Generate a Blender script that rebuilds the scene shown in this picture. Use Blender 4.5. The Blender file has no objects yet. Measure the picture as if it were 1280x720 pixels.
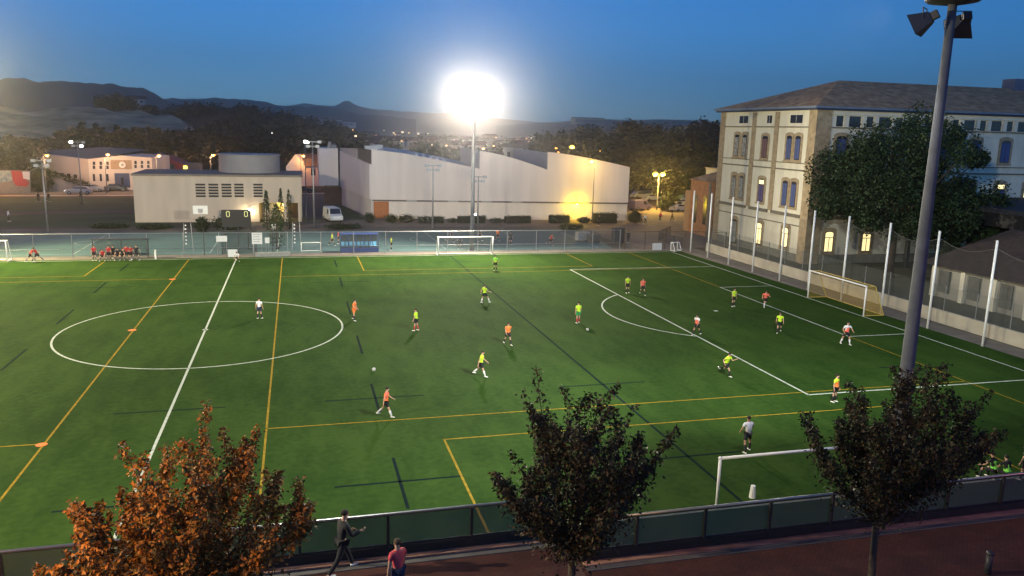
import bpy, bmesh, math, random
import numpy as np
from mathutils import Vector, Matrix, Euler

R_ = math.radians
random.seed(7)
rng = np.random.default_rng(11)
sc = bpy.context.scene
C = sc.collection

# ------------------------------------------------------------------ camera
CAM = Vector((6.250, -56.535, 13.879))
F = Vector((0.25713254, 0.94685543, -0.19325542))
RT = Vector((0.96603349, -0.25717415, 0.02531315))
UP = Vector((0.0257324, 0.19320004, 0.98082189))
FPX = 999.94
cd = bpy.data.cameras.new('camera')
cam = bpy.data.objects.new('camera', cd); C.objects.link(cam)
m3 = Matrix((RT, UP, -F)).transposed().normalized()
cam.matrix_world = Matrix.Translation(CAM) @ m3.to_4x4()
cd.sensor_width = 36; cd.lens = FPX / 1280 * 36
cd.clip_start = 0.2; cd.clip_end = 9000
sc.camera = cam

# ------------------------------------------------------------------ sky, sun, exposure
w = bpy.data.worlds.new('World'); sc.world = w; w.use_nodes = True
nt = w.node_tree; nt.nodes.clear()
sky = nt.nodes.new('ShaderNodeTexSky'); sky.sky_type = 'NISHITA'; sky.sun_disc = False
SUN_EL, SUN_ROT = R_(13), R_(180)
sky.sun_elevation = SUN_EL; sky.sun_rotation = SUN_ROT
sky.altitude = 200; sky.air_density = 1.0; sky.dust_density = 0.0; sky.ozone_density = 10.0
bg = nt.nodes.new('ShaderNodeBackground'); bg.inputs['Strength'].default_value = .12
wo = nt.nodes.new('ShaderNodeOutputWorld')
nt.links.new(sky.outputs[0], bg.inputs['Color']); nt.links.new(bg.outputs[0], wo.inputs[0])
sd = bpy.data.lights.new('sun', 'SUN'); sd.energy = 0.02; sd.angle = R_(20); sd.color = (1, .8, .7)
so = bpy.data.objects.new('sun', sd); C.objects.link(so)
so.rotation_euler = (R_(77), 0, 0)
sc.view_settings.view_transform = 'Standard'; sc.view_settings.look = 'None'
sc.view_settings.exposure = 0.0; sc.view_settings.gamma = 1
sc.cycles.max_bounces = 5; sc.cycles.diffuse_bounces = 2; sc.cycles.glossy_bounces = 2
sc.cycles.transparent_max_bounces = 16; sc.cycles.volume_bounces = 0
sc.cycles.sample_clamp_indirect = 3; sc.cycles.sample_clamp_direct = 0
sc.cycles.caustics_reflective = False; sc.cycles.caustics_refractive = False
sc.cycles.use_denoising = True

# ------------------------------------------------------------------ helpers: pixels (1280x720) to points in the place
def ray(u, v): return F + RT * ((u - 640) / FPX) + UP * ((360 - v) / FPX)
def G(u, v, z=0.0):
    d = ray(u, v); t = (z - CAM.z) / d.z; return CAM + d * t
def AY(u, v, Y):
    d = ray(u, v); t = (Y - CAM.y) / d.y; return CAM + d * t
def AX(u, v, X):
    d = ray(u, v); t = (X - CAM.x) / d.x; return CAM + d * t

# ------------------------------------------------------------------ materials
MATS = {}
def mat(name, col, rough=.7, var=.15, scale=3.0, bump=0.0, metal=0.0, emit=None, estr=0, col2=None, det=4, coord='Object', spec=.4, stretch=None):
    if name in MATS: return MATS[name]
    m = bpy.data.materials.new(name); m.use_nodes = True; t = m.node_tree; b = t.nodes['Principled BSDF']
    b.inputs['Roughness'].default_value = rough; b.inputs['Metallic'].default_value = metal
    b.inputs['Specular IOR Level'].default_value = spec
    tc = t.nodes.new('ShaderNodeTexCoord'); src = tc.outputs[coord]
    if stretch:
        mp = t.nodes.new('ShaderNodeMapping'); mp.inputs['Scale'].default_value = stretch
        t.links.new(src, mp.inputs[0]); src = mp.outputs[0]
    n = t.nodes.new('ShaderNodeTexNoise'); n.inputs['Scale'].default_value = scale; n.inputs['Detail'].default_value = det
    t.links.new(src, n.inputs['Vector'])
    r = t.nodes.new('ShaderNodeValToRGB'); t.links.new(n.outputs['Fac'], r.inputs['Fac'])
    r.color_ramp.elements[0].position = .3; r.color_ramp.elements[1].position = .7
    c2 = col2 or tuple(min(1, c * (1 + var)) for c in col)
    c1 = col if col2 else tuple(c * (1 - var) for c in col)
    r.color_ramp.elements[0].color = (*c1, 1); r.color_ramp.elements[1].color = (*c2, 1)
    t.links.new(r.outputs[0], b.inputs['Base Color'])
    if bump:
        bp = t.nodes.new('ShaderNodeBump'); bp.inputs['Strength'].default_value = bump; bp.inputs['Distance'].default_value = .05
        t.links.new(n.outputs['Fac'], bp.inputs['Height']); t.links.new(bp.outputs[0], b.inputs['Normal'])
    if emit:
        b.inputs['Emission Color'].default_value = (*emit, 1); b.inputs['Emission Strength'].default_value = estr
    MATS[name] = m; return m
def mesh_mat(name, col, cover, coord='Object'):
    """woven net or wire mesh far too fine to model: open between the threads"""
    if name in MATS: return MATS[name]
    m = mat(name, col, .8, .1); t = m.node_tree; b = t.nodes['Principled BSDF']; o = t.nodes['Material Output']
    tr = t.nodes.new('ShaderNodeBsdfTransparent'); mx = t.nodes.new('ShaderNodeMixShader'); mx.inputs[0].default_value = cover
    t.links.new(tr.outputs[0], mx.inputs[1]); t.links.new(b.outputs[0], mx.inputs[2]); t.links.new(mx.outputs[0], o.inputs[0])
    return m

WHITE = mat('white_paint', (.72, .72, .7), .5, .05)
WMETAL = mat('white_metal', (.75, .75, .74), .4, .04, metal=0)
GALV = mat('galvanised_steel', (.3, .31, .33), .45, .12, 8, metal=.6)
POLE = mat('mast_grey', (.10, .11, .135), .75, .15, 3, spec=.2)
DARKM = mat('dark_metal', (.03, .032, .038), .5, .2, 4)
BLACKP = mat('black_plastic', (.012, .012, .014), .6, .1)
GLASS = mat('dark_glass', (.02, .025, .035), .12, .2, 2, spec=.8)
RUBBER = mat('rubber', (.015, .015, .015), .8, .1)

# ------------------------------------------------------------------ mesh builder
def linked(name, me, m, parent):
    for x in (m if isinstance(m, (list, tuple)) else [m]): me.materials.append(x)
    o = bpy.data.objects.new(name, me); C.objects.link(o)
    if parent: o.parent = parent
    return o
def chain_matrix(p):
    M = Matrix.Identity(4)
    while p is not None:
        M = p.matrix_basis @ M; p = p.parent
    return M
class MB:
    def __init__(s): s.v = []; s.f = []; s.mi = []; s.cur = 0
    def add(s, vs, fs):
        b = len(s.v); s.v += [tuple(x) for x in vs]; s.f += [tuple(b + i for i in f) for f in fs]; s.mi += [s.cur] * len(fs); return s
    def box(s, x0, x1, y0, y1, z0, z1):
        return s.add([(x0,y0,z0),(x1,y0,z0),(x1,y1,z0),(x0,y1,z0),(x0,y0,z1),(x1,y0,z1),(x1,y1,z1),(x0,y1,z1)],
              [(0,3,2,1),(4,5,6,7),(0,1,5,4),(1,2,6,5),(2,3,7,6),(3,0,4,7)])
    def obox(s, c, dims, M=None, rz=0):
        M = M or Matrix.Rotation(rz, 3, 'Z'); c = Vector(c); a, b, d = [k / 2 for k in dims]
        return s.add([c + M @ Vector(p) for p in [(-a,-b,-d),(a,-b,-d),(a,b,-d),(-a,b,-d),(-a,-b,d),(a,-b,d),(a,b,d),(-a,b,d)]],
              [(0,3,2,1),(4,5,6,7),(0,1,5,4),(1,2,6,5),(2,3,7,6),(3,0,4,7)])
    def tube(s, pts, rs, n=8, cap=True):
        pts = [Vector(p) for p in pts]
        if not isinstance(rs, (list, tuple)): rs = [rs] * len(pts)
        b = len(s.v); k0 = len(pts)
        for i, p in enumerate(pts):
            d = (pts[min(i + 1, k0 - 1)] - pts[max(i - 1, 0)]).normalized()
            a = d.orthogonal().normalized() if i == 0 else (a - d * a.dot(d)).normalized()
            c = d.cross(a)
            for j in range(n):
                t = 2 * math.pi * j / n; s.v.append(tuple(p + (a * math.cos(t) + c * math.sin(t)) * rs[i]))
        for i in range(k0 - 1):
            for j in range(n):
                s.f.append((b + i*n + j, b + i*n + (j+1) % n, b + (i+1)*n + (j+1) % n, b + (i+1)*n + j)); s.mi.append(s.cur)
        if cap:
            s.f.append(tuple(b + j for j in reversed(range(n)))); s.mi.append(s.cur)
            s.f.append(tuple(b + (k0-1)*n + j for j in range(n))); s.mi.append(s.cur)
        return s
    def prism(s, poly, vec):
        """poly: list of 3D points (a planar outline); extruded along vec"""
        vec = Vector(vec); P = [Vector(p) for p in poly]; n = len(P)
        return s.add(P + [p + vec for p in P], [tuple(reversed(range(n))), tuple(range(n, 2*n))] + [(i, (i+1) % n, n + (i+1) % n, n + i) for i in range(n)])
    def quad(s, a, b, c, d): return s.add([a, b, c, d], [(0,1,2,3)])
    def ellipsoid(s, c, r, nu=12, nv=8, jit=0):
        c = Vector(c); b = len(s.v)
        for i in range(nv + 1):
            ph = math.pi * i / nv
            for j in range(nu):
                th = 2 * math.pi * j / nu; k = 1 + random.uniform(-jit, jit)
                s.v.append((c.x + r[0]*math.sin(ph)*math.cos(th)*k, c.y + r[1]*math.sin(ph)*math.sin(th)*k, c.z + r[2]*math.cos(ph)*k))
        for i in range(nv):
            for j in range(nu):
                s.f.append((b+i*nu+j, b+(i+1)*nu+j, b+(i+1)*nu+(j+1) % nu, b+i*nu+(j+1) % nu)); s.mi.append(s.cur)
        return s
    def build(s, name, m, parent=None, smooth=False, world=False, bevel=0):
        vs = s.v
        if world and parent is not None:
            Mi = chain_matrix(parent).inverted(); vs = [tuple(Mi @ Vector(v)) for v in vs]
        me = bpy.data.meshes.new(name); me.from_pydata(vs, [], s.f)
        for p, k in zip(me.polygons, s.mi): p.material_index = k; p.use_smooth = smooth
        bm = bmesh.new(); bm.from_mesh(me)
        if s.v and smooth: bmesh.ops.remove_doubles(bm, verts=bm.verts, dist=1e-5)
        bmesh.ops.recalc_face_normals(bm, faces=bm.faces); bm.to_mesh(me); bm.free()
        o = linked(name, me, m, parent)
        if bevel:
            md = o.modifiers.new('bevel', 'BEVEL'); md.width = bevel; md.segments = 2; md.limit_method = 'ANGLE'
        return o
def tag(o, label=None, cat=None, group=None, kind=None):
    if label: o['label'] = label
    if cat: o['category'] = cat
    if group: o['group'] = group
    if kind: o['kind'] = kind
    return o
def empty(name, loc, rz=0, label=None, cat=None, group=None):
    o = bpy.data.objects.new(name, None); C.objects.link(o); o.location = loc; o.rotation_euler = (0, 0, rz); o.empty_display_size = .3
    return tag(o, label, cat, group)
def struct(o): o['kind'] = 'structure'; return o
def kids(o): return [c for c in bpy.data.objects if c.parent == o]
def copy_tree(o, parent=None, kd=None):
    c = o.copy(); C.objects.link(c); c.parent = parent
    for ch in kids(o): copy_tree(ch, c)
    return c

# ------------------------------------------------------------------ ground, court, pitch
def sheet(name, poly, z, m, kind='structure'):
    o = MB().add([(x, y, z) for x, y in poly], [tuple(range(len(poly)))]).build(name, m)
    o['kind'] = kind; return o
# a rougher mixed soil / grass for the open ground
def ground_mat():
    m = mat('open_ground', (.05, .05, .03), .95, .3, .05, col2=(.1, .085, .06), det=8, coord='Object'); return m
sheet('ground', [(-3200, -300), (3400, -300), (3400, 4200), (-3200, 4200)], -.03, ground_mat())
def turf_mat():
    m = bpy.data.materials.new('artificial_turf'); m.use_nodes = True; t = m.node_tree; b = t.nodes['Principled BSDF']
    b.inputs['Roughness'].default_value = .85; b.inputs['Specular IOR Level'].default_value = .02
    tc = t.nodes.new('ShaderNodeTexCoord')
    def noise(sc_, det, st=None):
        n = t.nodes.new('ShaderNodeTexNoise'); n.inputs['Scale'].default_value = sc_; n.inputs['Detail'].default_value = det
        if st:
            mp = t.nodes.new('ShaderNodeMapping'); mp.inputs['Scale'].default_value = st; t.links.new(tc.outputs['Object'], mp.inputs[0]); t.links.new(mp.outputs[0], n.inputs['Vector'])
        else: t.links.new(tc.outputs['Object'], n.inputs['Vector'])
        return n
    a = noise(.12, 4); c = noise(3.2, 6); d = noise(.9, 5, (1, .35, 1))
    def mix(x, y, f):
        q = t.nodes.new('ShaderNodeMath'); q.operation = 'MULTIPLY_ADD'; t.links.new(x, q.inputs[0]); q.inputs[1].default_value = f
        if y is None: q.inputs[2].default_value = 0
        else: t.links.new(y, q.inputs[2])
        return q.outputs[0]
    s1 = mix(a.outputs['Fac'], None, .35); s2 = mix(c.outputs['Fac'], s1, .3); s3 = mix(d.outputs['Fac'], s2, .35)
    r = t.nodes.new('ShaderNodeValToRGB'); t.links.new(s3, r.inputs['Fac'])
    r.color_ramp.elements[0].position = .40; r.color_ramp.elements[0].color = (.015, .040, .007, 1)
    r.color_ramp.elements[1].position = .60; r.color_ramp.elements[1].color = (.032, .066, .012, 1)
    t.links.new(r.outputs[0], b.inputs['Base Color'])
    bp = t.nodes.new('ShaderNodeBump'); bp.inputs['Strength'].default_value = .35; bp.inputs['Distance'].default_value = .02
    t.links.new(c.outputs['Fac'], bp.inputs['Height']); t.links.new(bp.outputs[0], b.inputs['Normal'])
    return m
TURF = turf_mat()
PY0, PY1, PX = -31.5, 30.75, 49.7
CONC = mat('concrete_apron', (.16, .14, .12), .9, .2, .8, det=8)
sheet('pitch_surround', [(-56, -37.9), (54.2, -37.9), (54.2, 33.9), (-56, 33.9)], -.02, CONC)
sheet('pitch', [(-53, -34.6), (52.6, -34.6), (51.1, 31.5), (-53, 31.5)], 0.0, TURF)
LW = mat('line_white', (.40, .44, .38), .9, .2, 4, spec=.03)
LY = mat('line_yellow', (.24, .16, .02), .9, .25, 4, spec=.03)
LB = mat('line_dark_blue', (.004, .012, .014), .9, .2, 4, spec=.02)
LO = mat('spot_orange', (.6, .14, .02), .8, .1, 4)
def lines(name, segs, wdt, z, m, arcs=(), discs=()):
    b = MB()
    for (x0, y0, x1, y1) in segs:
        d = Vector((x1-x0, y1-y0)).normalized(); n = Vector((-d.y, d.x)) * wdt / 2
        if abs(d.x) > .5: x0 -= d.x*wdt/2; x1 += d.x*wdt/2
        b.add([(x0-n.x, y0-n.y, z), (x1-n.x, y1-n.y, z), (x1+n.x, y1+n.y, z), (x0+n.x, y0+n.y, z)], [(0,1,2,3)])
    for (cx, cy, r, a0, a1) in arcs:
        k = max(6, int((a1-a0)/R_(3))); A = [a0+(a1-a0)*i/k for i in range(k+1)]
        b.add([(cx+(r-wdt/2)*math.cos(a), cy+(r-wdt/2)*math.sin(a), z) for a in A] + [(cx+(r+wdt/2)*math.cos(a), cy+(r+wdt/2)*math.sin(a), z) for a in A],
              [(i, i+1, k+2+i, k+1+i) for i in range(k)])
    for (cx, cy, r) in discs:
        b.add([(cx+r*math.cos(i*.5236), cy+r*math.sin(i*.5236), z) for i in range(12)], [tuple(range(12))])
    o = b.build(name, m); o['kind'] = 'structure'; return o
WL = .13
segs = [(-PX, PY0, PX, PY0), (-PX, PY1, PX, PY1), (0, PY0+WL, 0, PY1-WL)]
arcs = [(0, 0, 9.15, 0, 2*math.pi)]; th = math.acos(5.5/9.15)
for s in (-1, 1):
    segs += [(s*PX, PY0+WL/2, s*PX, PY1-WL/2), (s*(PX-16.5), -20.16, s*(PX-16.5), 20.16), (s*(PX-5.5), -9.16, s*(PX-5.5), 9.16)]
    for q in (-1, 1):
        segs += [(s*(PX-16.4), q*20.16, s*(PX-.1), q*20.16), (s*(PX-5.4), q*9.16, s*(PX-.1), q*9.16)]
    c0 = math.pi if s > 0 else 0
    arcs.append((s*(PX-11), 0, 9.15, c0-th, c0+th))
lines('white_pitch_markings', segs, WL, .012, LW, arcs, [(0,0,.2), (PX-11,0,.2), (-PX+11,0,.2)])
ys = []
for s in (-1, 1):
    ys += [(s*4.62, PY0, s*4.62, PY1), (s*44.2, PY0, s*44.2, PY1), (s*4.62, -19.7, s*44.2, -19.7), (s*4.62, 19.6, s*44.2, 19.6),
           (s*12.45, -31.4, s*12.45, -22.6), (s*36.3, -31.4, s*36.3, -22.6), (s*12.45, -22.6, s*36.3, -22.6),
           (s*12.45, 30.6, s*12.45, 21.9), (s*36.3, 30.6, s*36.3, 21.9), (s*12.45, 21.9, s*36.3, 21.9)]
lines('yellow_seven_a_side_markings', ys, .10, .008, LY)
lines('orange_spots', [], .1, .016, LO, (), [(-4.7, 19.4, .28), (-4.7, .6, .28), (-4.7, -19.8, .24)])
bs = []
for s in (-1, 1):
    bs += [(s*22.6, -31.4, s*22.6, 30.6)]
    for y0, y1 in ((-3.2,-7.8), (-13.9,-18.6), (-24.2, -29), (3.2, 7.8), (13.9, 18.6), (24.2, 28.6)): bs.append((s*9.95, y0, s*9.95, y1))
for x in (-22.6, -9.95, 0, 9.95, 22.6):
    for y in (-26.6, -16.3, 16.3, 26.2): bs.append((x-2.5, y, x+2.5, y))
for s in (-1, 1):
    for y in (-26.6, -16.3, 16.3, 26.2): bs.append((s*44, y, s*41, y))
lines('dark_blue_rugby_markings', bs, .13, .004, LB)
# teal hard court beyond the far touchline
TEAL = mat('teal_court', (.062, .125, .128), .7, .16, .35, det=6)
sheet('court', [(-60, 33.9), (43.5, 33.9), (46.2, 51.0), (43.0, 53.4), (-60, 53.4)], -.01, TEAL)
cs = [(-30, 35, -30, 52), (-3, 35, -3, 52), (4, 35, 4, 52), (42, 35, 42, 52), (4, 35.2, 42, 35.2), (4, 52.4, 42, 52.4), (-30, 35.2, -3, 35.2), (-30, 52.4, -3, 52.4), (23, 35, 23, 52), (-16.5, 35, -16.5, 52)]
lines('court_markings', cs, .08, .0, mat('court_line', (.4, .45, .45), .8, .1), [(23, 43.8, 3, 0, 6.283), (-16.5, 43.8, 1.8, 0, 6.283)])
# bank, paths and far grass
sheet('far_path', [(-90, 53.4), (43, 53.4), (46.2, 51), (46.2, 33.9), (56, 33.9), (60, 62), (64, 112), (-5, 57.5), (-90, 57.5)], -.018, mat('dirt_path', (.14, .115, .095), .95, .35, .15, det=8))
sheet('far_grass', [(-160, 60), (-14, 60), (-14, 104), (-160, 96)], -.012, mat('rough_grass', (.025, .055, .014), .95, .3, .12, col2=(.06, .10, .03), det=8))
sheet('worn_track', [(-160, 66), (-60, 68), (-16, 78), (-16, 82), (-60, 74), (-160, 73)], -.008, mat('worn_track', (.09, .075, .055), .95, .3, .2, det=8))
sheet('plaza', [(43, 56.5), (47.2, 51.2), (47.2, 33.9), (110, 33.9), (150, 130), (62, 130), (57, 66), (16, 66), (2, 58.2)], -.014, mat('plaza_paving', (.2, .15, .12), .85, .2, .6, det=8))
sheet('asphalt_yard', [(4, 57.8), (12, 64), (16, 92), (12, 110), (4, 110)], -.010, mat('asphalt', (.06, .06, .062), .9, .2, .5, det=8))
sheet('road', [(-220, 101), (-32, 109), (12, 117), (62, 128), (62, 138), (12, 127), (-32, 119), (-220, 110)], -.006, mat('road_asphalt', (.17, .155, .145), .85, .2, .4, det=8))
sheet('far_pavement', [(-220, 98.5), (-32, 106.5), (12, 114.5), (12, 116.6), (-32, 108.6), (-220, 100.6)], .0, mat('pavement', (.5, .43, .36), .85, .15, .6))
sheet('hall_lawn', [(12.6, 66.5), (16.3, 66.5), (14.5, 88), (12.2, 88)], -.004, mat('lawn', (.04, .07, .015), .9, .3, 1))

# ------------------------------------------------------------------ near promenade, retaining wall, railing
PZ = 3.0
def paver_mat():
    m = mat('red_pavers', (.085, .026, .018), .85, .3, 1.2, det=8); t = m.node_tree; b = t.nodes['Principled BSDF']
    br = t.nodes.new('ShaderNodeTexBrick'); br.inputs['Scale'].default_value = 3.2; tc = t.nodes.new('ShaderNodeTexCoord')
    t.links.new(tc.outputs['Object'], br.inputs['Vector']); br.inputs['Color1'].default_value = (.75, .7, .7, 1); br.inputs['Color2'].default_value = (1, .95, .9, 1)
    br.inputs['Mortar'].default_value = (.35, .33, .32, 1); br.inputs['Mortar Size'].default_value = .025
    mx = t.nodes.new('ShaderNodeMix'); mx.data_type = 'RGBA'; mx.blend_type = 'MULTIPLY'; mx.inputs[0].default_value = 1
    src = b.inputs['Base Color'].links[0].from_socket
    t.links.new(src, mx.inputs[6]); t.links.new(br.outputs['Color'], mx.inputs[7]); t.links.new(mx.outputs[2], b.inputs['Base Color'])
    return m
struct(MB().prism([(-30, -37.95, -.02), (13.1, -37.95, -.02), (13.1, -39.3, -.02), (60, -39.3, -.02), (60, -75, -.02), (-30, -75, -.02)], (0, 0, PZ + .02)).build('promenade', paver_mat()))
WALLM = mat('retaining_concrete', (.10, .09, .085), .9, .25, 1.5, det=8, bump=.2)
rw = empty('retaining_wall', (13, -38, 0), 0, 'dark concrete retaining wall along the near edge of the pitch under the railing', 'wall')
wb = MB(); wb.box(-30, 13.1, -37.95, -37.35, 0, PZ + .02); wb.box(13.105, 60, -39.3, -38.72, 0, PZ + .02); wb.box(12.85, 13.1, -38.72, -37.953, 0, PZ + .02)
wb.build('wall', WALLM, rw, world=True)
kb = MB(); kb.box(-30, 13.1, -37.5, -37.36, PZ + .024, PZ + .26); kb.box(13.105, 60, -38.87, -38.73, PZ + .024, PZ + .26)
kb.build('kerb_upstand', mat('dark_steel_edge', (.02, .018, .017), .6, .2), rw, world=True)
eb = MB(); eb.box(-30, 13.1, -37.72, -37.503, PZ + .021, PZ + .05); eb.box(13.105, 60, -39.09, -38.873, PZ + .021, PZ + .05)
struct(eb.build('paving_edge', mat('pale_edge_stone', (.40, .20, .13), .8, .25, 2, det=6)))
RAILM = mat('rail_steel', (.35, .33, .32), .3, .1, 4, metal=.8)
PANM = mesh_mat('railing_mesh', (.08, .09, .10), .55)
PANW = mat('rail_post', (.035, .03, .03), .5, .2)
def railing(name, label, x0, x1, Y, step, px0):
    r = empty(name, ((x0 + x1) / 2, Y, PZ), 0, label, 'railing')
    MB().tube([(x0, Y, PZ + 1.16), (x1, Y, PZ + 1.16)], .038, 8).build('handrail', RAILM, r, True, world=True)
    x = px0
    while x < x1:
        if x > x0 + .02:
            MB().box(x - .035, x + .035, Y - .03, Y + .05, PZ + .26, PZ + 1.12).build('post', PANW, r, world=True)
        x += step
    MB().box(x0, x1, Y + .052, Y + .056, PZ + .27, PZ + 1.07).build('mesh_panel', PANM, r, world=True)
    MB().tube([(x0, Y + .07, PZ + 1.08), (x1, Y + .07, PZ + 1.08)], .018, 6).tube([(x0, Y + .07, PZ + .275), (x1, Y + .07, PZ + .275)], .018, 6).build('panel_frame', PANW, r, world=True)
railing('railing', 'dark railing with pale handrail and mesh panels left of the middle dark tree', -30, 13.0, -37.43, 2.2, -26.9)
railing('railing', 'dark railing with reddish handrail and mesh panels right of the middle dark tree', 13.2, 58, -38.8, 1.97, 14.62)

# ------------------------------------------------------------------ goals
NETW = mesh_mat('net_white', (.5, .5, .5), .13)
NETY = mesh_mat('net_yellow', (.45, .30, .06), .30)
def goal(loc, rz, W, H, D, r, label, group=None, net=NETW, back=True, frame=WMETAL, nm='football_goal', fm=None, boxy=False):
    """goal with its mouth at y=0 facing -y, depth towards +y"""
    g = empty(nm, loc, rz, label, 'goal', group)
    for s in (-1, 1):
        MB().tube([(s*W/2, 0, 0), (s*W/2, 0, H + r)], r, 10).build('post', frame, g, True)
    MB().tube([(-W/2 - r, 0, H), (W/2 + r, 0, H)], r, 10).build('crossbar', frame, g, True)
    if back:
        b = MB(); q = .035; td = D if boxy else D * .45
        for s in (-1, 1):
            b.tube([(s*W/2, r, H - .02), (s*W/2, td, H - .02)], q, 6).tube([(s*W/2, td, H - .02), (s*W/2, D, .04)], q, 6).tube([(s*W/2, r, .04), (s*W/2, D, .04)], q, 6)
        b.tube([(-W/2, D, .04), (W/2, D, .04)], q, 6).tube([(-W/2, td, H-.02), (W/2, td, H-.02)], q*.7, 6)
        b.build('net_frame', fm or frame, g)
        n = MB(); n.quad((-W/2, td, H-.03), (W/2, td, H-.03), (W/2, D-.04, .03), (-W/2, D-.04, .03)); n.quad((-W/2, .05, H-.03), (W/2, .05, H-.03), (W/2, td, H-.03), (-W/2, td, H-.03))
        for s in (-1, 1): n.quad((s*W/2*.998, .05, .03), (s*W/2*.998, .05, H-.03), (s*W/2*.998, td, H-.03), (s*W/2*.998, D, .03))
        n.build('net', net, g)
    return g
YFR = mat('yellow_tube', (.5, .38, .1), .5, .1)
goal((PX + .05, 0, 0), -math.pi/2, 7.32, 2.44, 1.9, .06, 'full-size white goal with yellow net at the right end of the pitch', net=NETY, fm=YFR)
goal((-PX - .05, 0, 0), math.pi/2, 7.32, 2.44, 1.9, .06, 'full-size white goal at the unseen left end of the pitch')
goal((24.4, 30.5, 0), 0, 6.2, 2.05, 1.3, .055, 'white goal on the far touchline in front of the tall floodlight mast', 'seven a side goals')
goal((-24.4, 30.9, 0), 0, 6.2, 2.05, 1.3, .055, 'white goal at the left edge on the far touchline beside two red shirts', 'seven a side goals')
goal((24.35, -31.45, 0), math.pi, 6.1, 2.05, 1.3, .055, 'large white goal nearest the camera just beyond the railing', 'seven a side goals', back=False)
goal((7.65, 34.6, 0), 0, 2.1, 1.05, .7, .05, 'small white goal left of the blue dugout', 'mini goals')
goal((50.6, 31.8, 0), R_(200), 1.1, 1.0, .7, .045, 'tiny white goal beside the first tall net post at the far corner', 'mini goals')
for x, lab in ((22.6, 'white training cone standing inside the nearest white goal'), (-8.3, 'white marker post at the right end of the red team bench')):
    if x > 0: MB().tube([(23.2, -30.85, 0), (23.2, -30.85, .5)], [.13, .09], 8).build('training_marker', WHITE).__setitem__('label', lab)
    else: MB().tube([(-7.9, 31.2, 0), (-7.9, 31.2, .95)], .08, 8).build('marker_post', WHITE).__setitem__('label', lab)
bpy.data.objects['training_marker']['category'] = 'cone'; bpy.data.objects['marker_post']['category'] = 'post'

# ------------------------------------------------------------------ far fence, court fence
def wire_fence(name, label, pts, H, step, cover, m=GALV, col=(.25, .26, .26), mid=False):
    r = empty(name, pts[0], 0, label, 'fence'); rail = MB(); net = MB(); k = 0
    for (a, b) in zip(pts[:-1], pts[1:]):
        a = Vector(a); b = Vector(b); L = (b - a).length; n = max(1, round(L / step))
        for i in range(n + (b == Vector(pts[-1]))):
            p = a.lerp(b, i / n); MB().tube([p, p + Vector((0, 0, H))], .045, 6).build('post', m, r, world=True)
        zu = Vector((0, 0, H - .03)); rail.tube([a + zu, b + zu], .03, 6)
        if mid: rail.tube([a + Vector((0, 0, H*.36)), b + Vector((0, 0, H*.36))], .02, 6)
        net.quad(a + Vector((0, .04, .05)), b + Vector((0, .04, .05)), b + Vector((0, .04, H-.05)), a + Vector((0, .04, H-.05)))
    rail.build('top_rail', m, r, world=True); net.build('wire_mesh', mesh_mat('wire_' + str(cover), col, cover), r, world=True)
    return r
wire_fence('touchline_fence', 'long galvanised wire fence between the far touchline and the teal court', [(-58, 32.6, 0), (43.8, 32.6, 0)], 2.5, 3.55, .13, mid=True)
wire_fence('corner_fence', 'rusty low fence panels beyond the far right corner of the pitch', [(44.6, 33.0, 0), (52.6, 33.0, 0), (57.5, 31.6, 0)], 2.2, 2.6, .12, m=mat('brown_steel', (.07, .05, .04), .6, .2))
wire_fence('plaza_fence', 'low dark fence curving from the plaza towards the orange building', [(52.6, 33.6, 0), (52.4, 40, 0), (57, 46, 0)], 1.3, 2.2, .4, m=DARKM, col=(.05, .04, .04))

# ball stop net along the goal line
bn = empty('ball_stop_net', (52, 10, 0), 0, 'row of tall white posts carrying a dark ball net behind the right goal', 'net fence')
postY = [30.2, 26.0, 21.3, 16.4, 11.5, 6.9, 2.1, -2.9, -8.0, -13.1, -18.2, -23.3, -28.4]
for y in postY: MB().tube([(52, y, 0), (52, y, 7.4)], .085, 10).build('post', WMETAL, bn, True, world=True)
nb = MB(); rb = MB()
for a, b in zip(postY[:-1], postY[1:]):
    P = [(52.1, a + (b-a)*i/8, 7.1 - .55*math.sin(math.pi*i/8) - .25) for i in range(9)]
    rb.tube(P, .012, 4)
    for p, q in zip(P[:-1], P[1:]): nb.quad((p[0], p[1], .05), (q[0], q[1], .05), q, p)
rb.build('rope', mat('rope', (.12, .12, .12), .8), bn, world=True); nb.build('net', mesh_mat('net_dark', (.03, .033, .03), .17), bn, world=True)
# low light wall with wire fence
lw = empty('low_wall', (54.6, 0, 0), 0, 'long low cream wall with wire fence on top behind the tall net posts', 'wall')
MB().box(54.45, 54.7, -32, 31, -.02, 1.0).build('wall', mat('cream_render', (.42, .38, .31), .9, .15, .8, det=8), lw, world=True)
MB().quad((54.6, -32, 1.0), (54.6, 31, 1.0), (54.6, 31, 2.9), (54.6, -32, 2.9)).build('wire_mesh', mesh_mat('wall_wire', (.10, .11, .10), .3), lw, world=True)
for i in range(21): MB().tube([(54.62, -31 + 3.05*i, 1.0), (54.62, -31 + 3.05*i, 2.95)], .04, 6).build('post', GALV, lw, world=True)
sheet('yard', [(54.7, -40), (120, -40), (120, 33), (54.7, 33)], -.013, mat('yard_ground', (.07, .07, .05), .95, .3, .3, det=8))

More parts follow.
